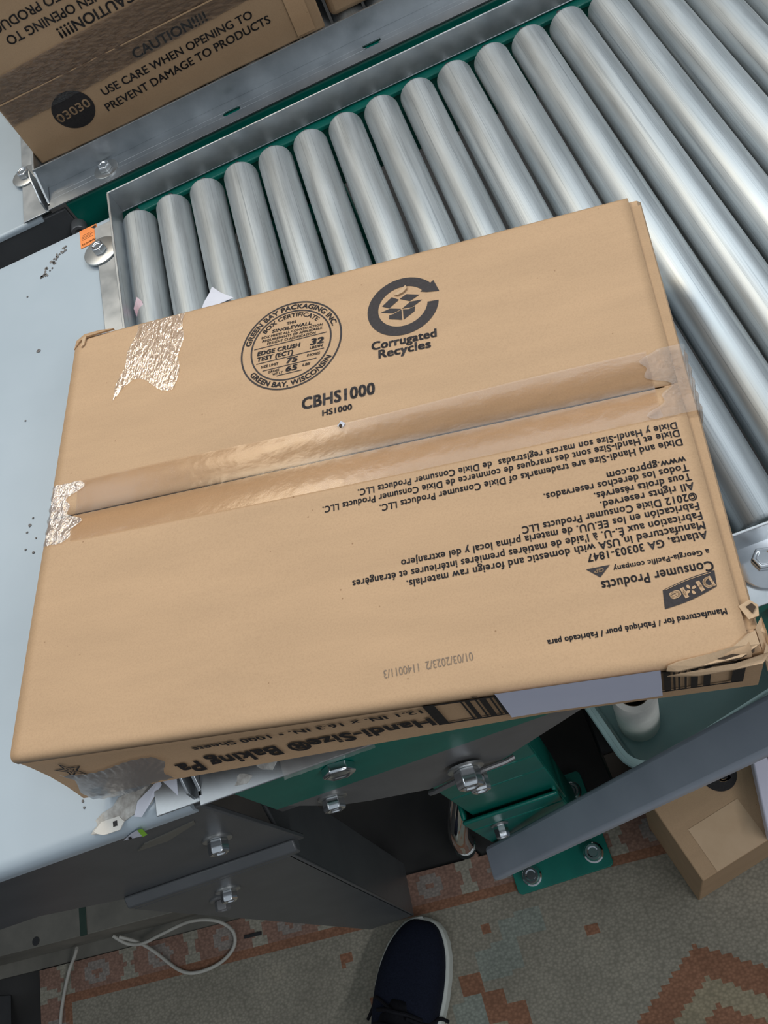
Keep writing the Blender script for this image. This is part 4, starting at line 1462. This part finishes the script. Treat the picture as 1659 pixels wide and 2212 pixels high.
mb = MB()
ol = outline(0.0)
il = outline(0.0035)
N = len(ol)
vs = [(x, y, 0.0) for x, y in ol] + [(x, y, 0.022) for x, y in ol] + [(x, y, 0.0255) for x, y in il] + [(x * 0.92, y, 0.0245) for x, y in il]
fs = [tuple(range(N))[::-1]] + [(k * N + i, k * N + (i + 1) % N, (k + 1) * N + (i + 1) % N, (k + 1) * N + i) for k in range(3) for i in range(N)] + [tuple(range(3 * N, 4 * N))]
mb.add(vs, fs)
build('sole', mb, 'rubber', shoe, smooth=True, angle=50, bevel=0.001)
# upper: lofted dome, open over the ankle
HT = [0.026, 0.034, 0.043, 0.051, 0.057, 0.062, 0.068, 0.078, 0.090, 0.094, 0.092, 0.086, 0.074, 0.060]
mb = MB()
K = 15
for i in range(len(ST)):
    a, b = LX[i] + 0.0042, RX[i] - 0.0042
    if a >= b:
        a, b = -0.001, 0.003
    c, h = (a + b) / 2, (b - a) / 2
    y = -ST[i] - (0.005 if i == 0 else 0) + (0.004 if i == len(ST) - 1 else 0)
    for k in range(K):
        t = PI * k / (K - 1)
        cx_ = math.cos(t)
        sn = math.sin(t) ** 0.62
        x = c - h * (abs(cx_) ** 0.85) * (1 if cx_ > 0 else -1)
        z = 0.024 + (HT[i] - 0.024) * sn
        if 8 <= i and 3 <= k <= K - 4:       # collar opening: fold down into the shoe
            z = 0.046
        mb.v.append((x, y, z))
for i in range(len(ST) - 1):
    for k in range(K - 1):
        mb.f.append((i * K + k, i * K + k + 1, (i + 1) * K + k + 1, (i + 1) * K + k))
        mb.mi.append(0)
build('upper', mb, 'navy', shoe, smooth=True, angle=80, subsurf=1)
mb = MB()
mb.grid(9, 10, lambda a, b: (-0.004 + (a - 0.5) * (0.044 + 0.012 * b), -0.108 - 0.075 * b, 0.0725 + 0.030 * b - 0.014 * (2 * a - 1) ** 2))
build('tongue', mb, 'shoe_black', shoe, smooth=True, solid=0.003)
for k in range(4):
    y = -0.122 - 0.017 * k
    z = 0.0775 + 0.0068 * k
    mb = MB().tube(spline([(-0.034, y - 0.004, z - 0.014), (-0.018, y, z + 0.001), (-0.003, y, z + 0.006), (0.012, y, z + 0.001), (0.030, y - 0.004, z - 0.014)], 5), 0.0028, 8)
    build('lace', mb, 'shoe_black', shoe, smooth=True)
mb = MB().tube(spline([(0.012, -0.126, 0.080), (0.034, -0.130, 0.060), (0.047, -0.122, 0.030), (0.058, -0.124, 0.022)], 6), 0.0024, 8)
build('lace', mb, 'shoe_black', shoe, smooth=True)
mb = MB().tube(spline([(-0.012, -0.120, 0.080), (-0.040, -0.112, 0.060), (-0.050, -0.126, 0.034), (-0.058, -0.145, 0.024)], 6), 0.0024, 8)
build('lace', mb, 'shoe_black', shoe, smooth=True)
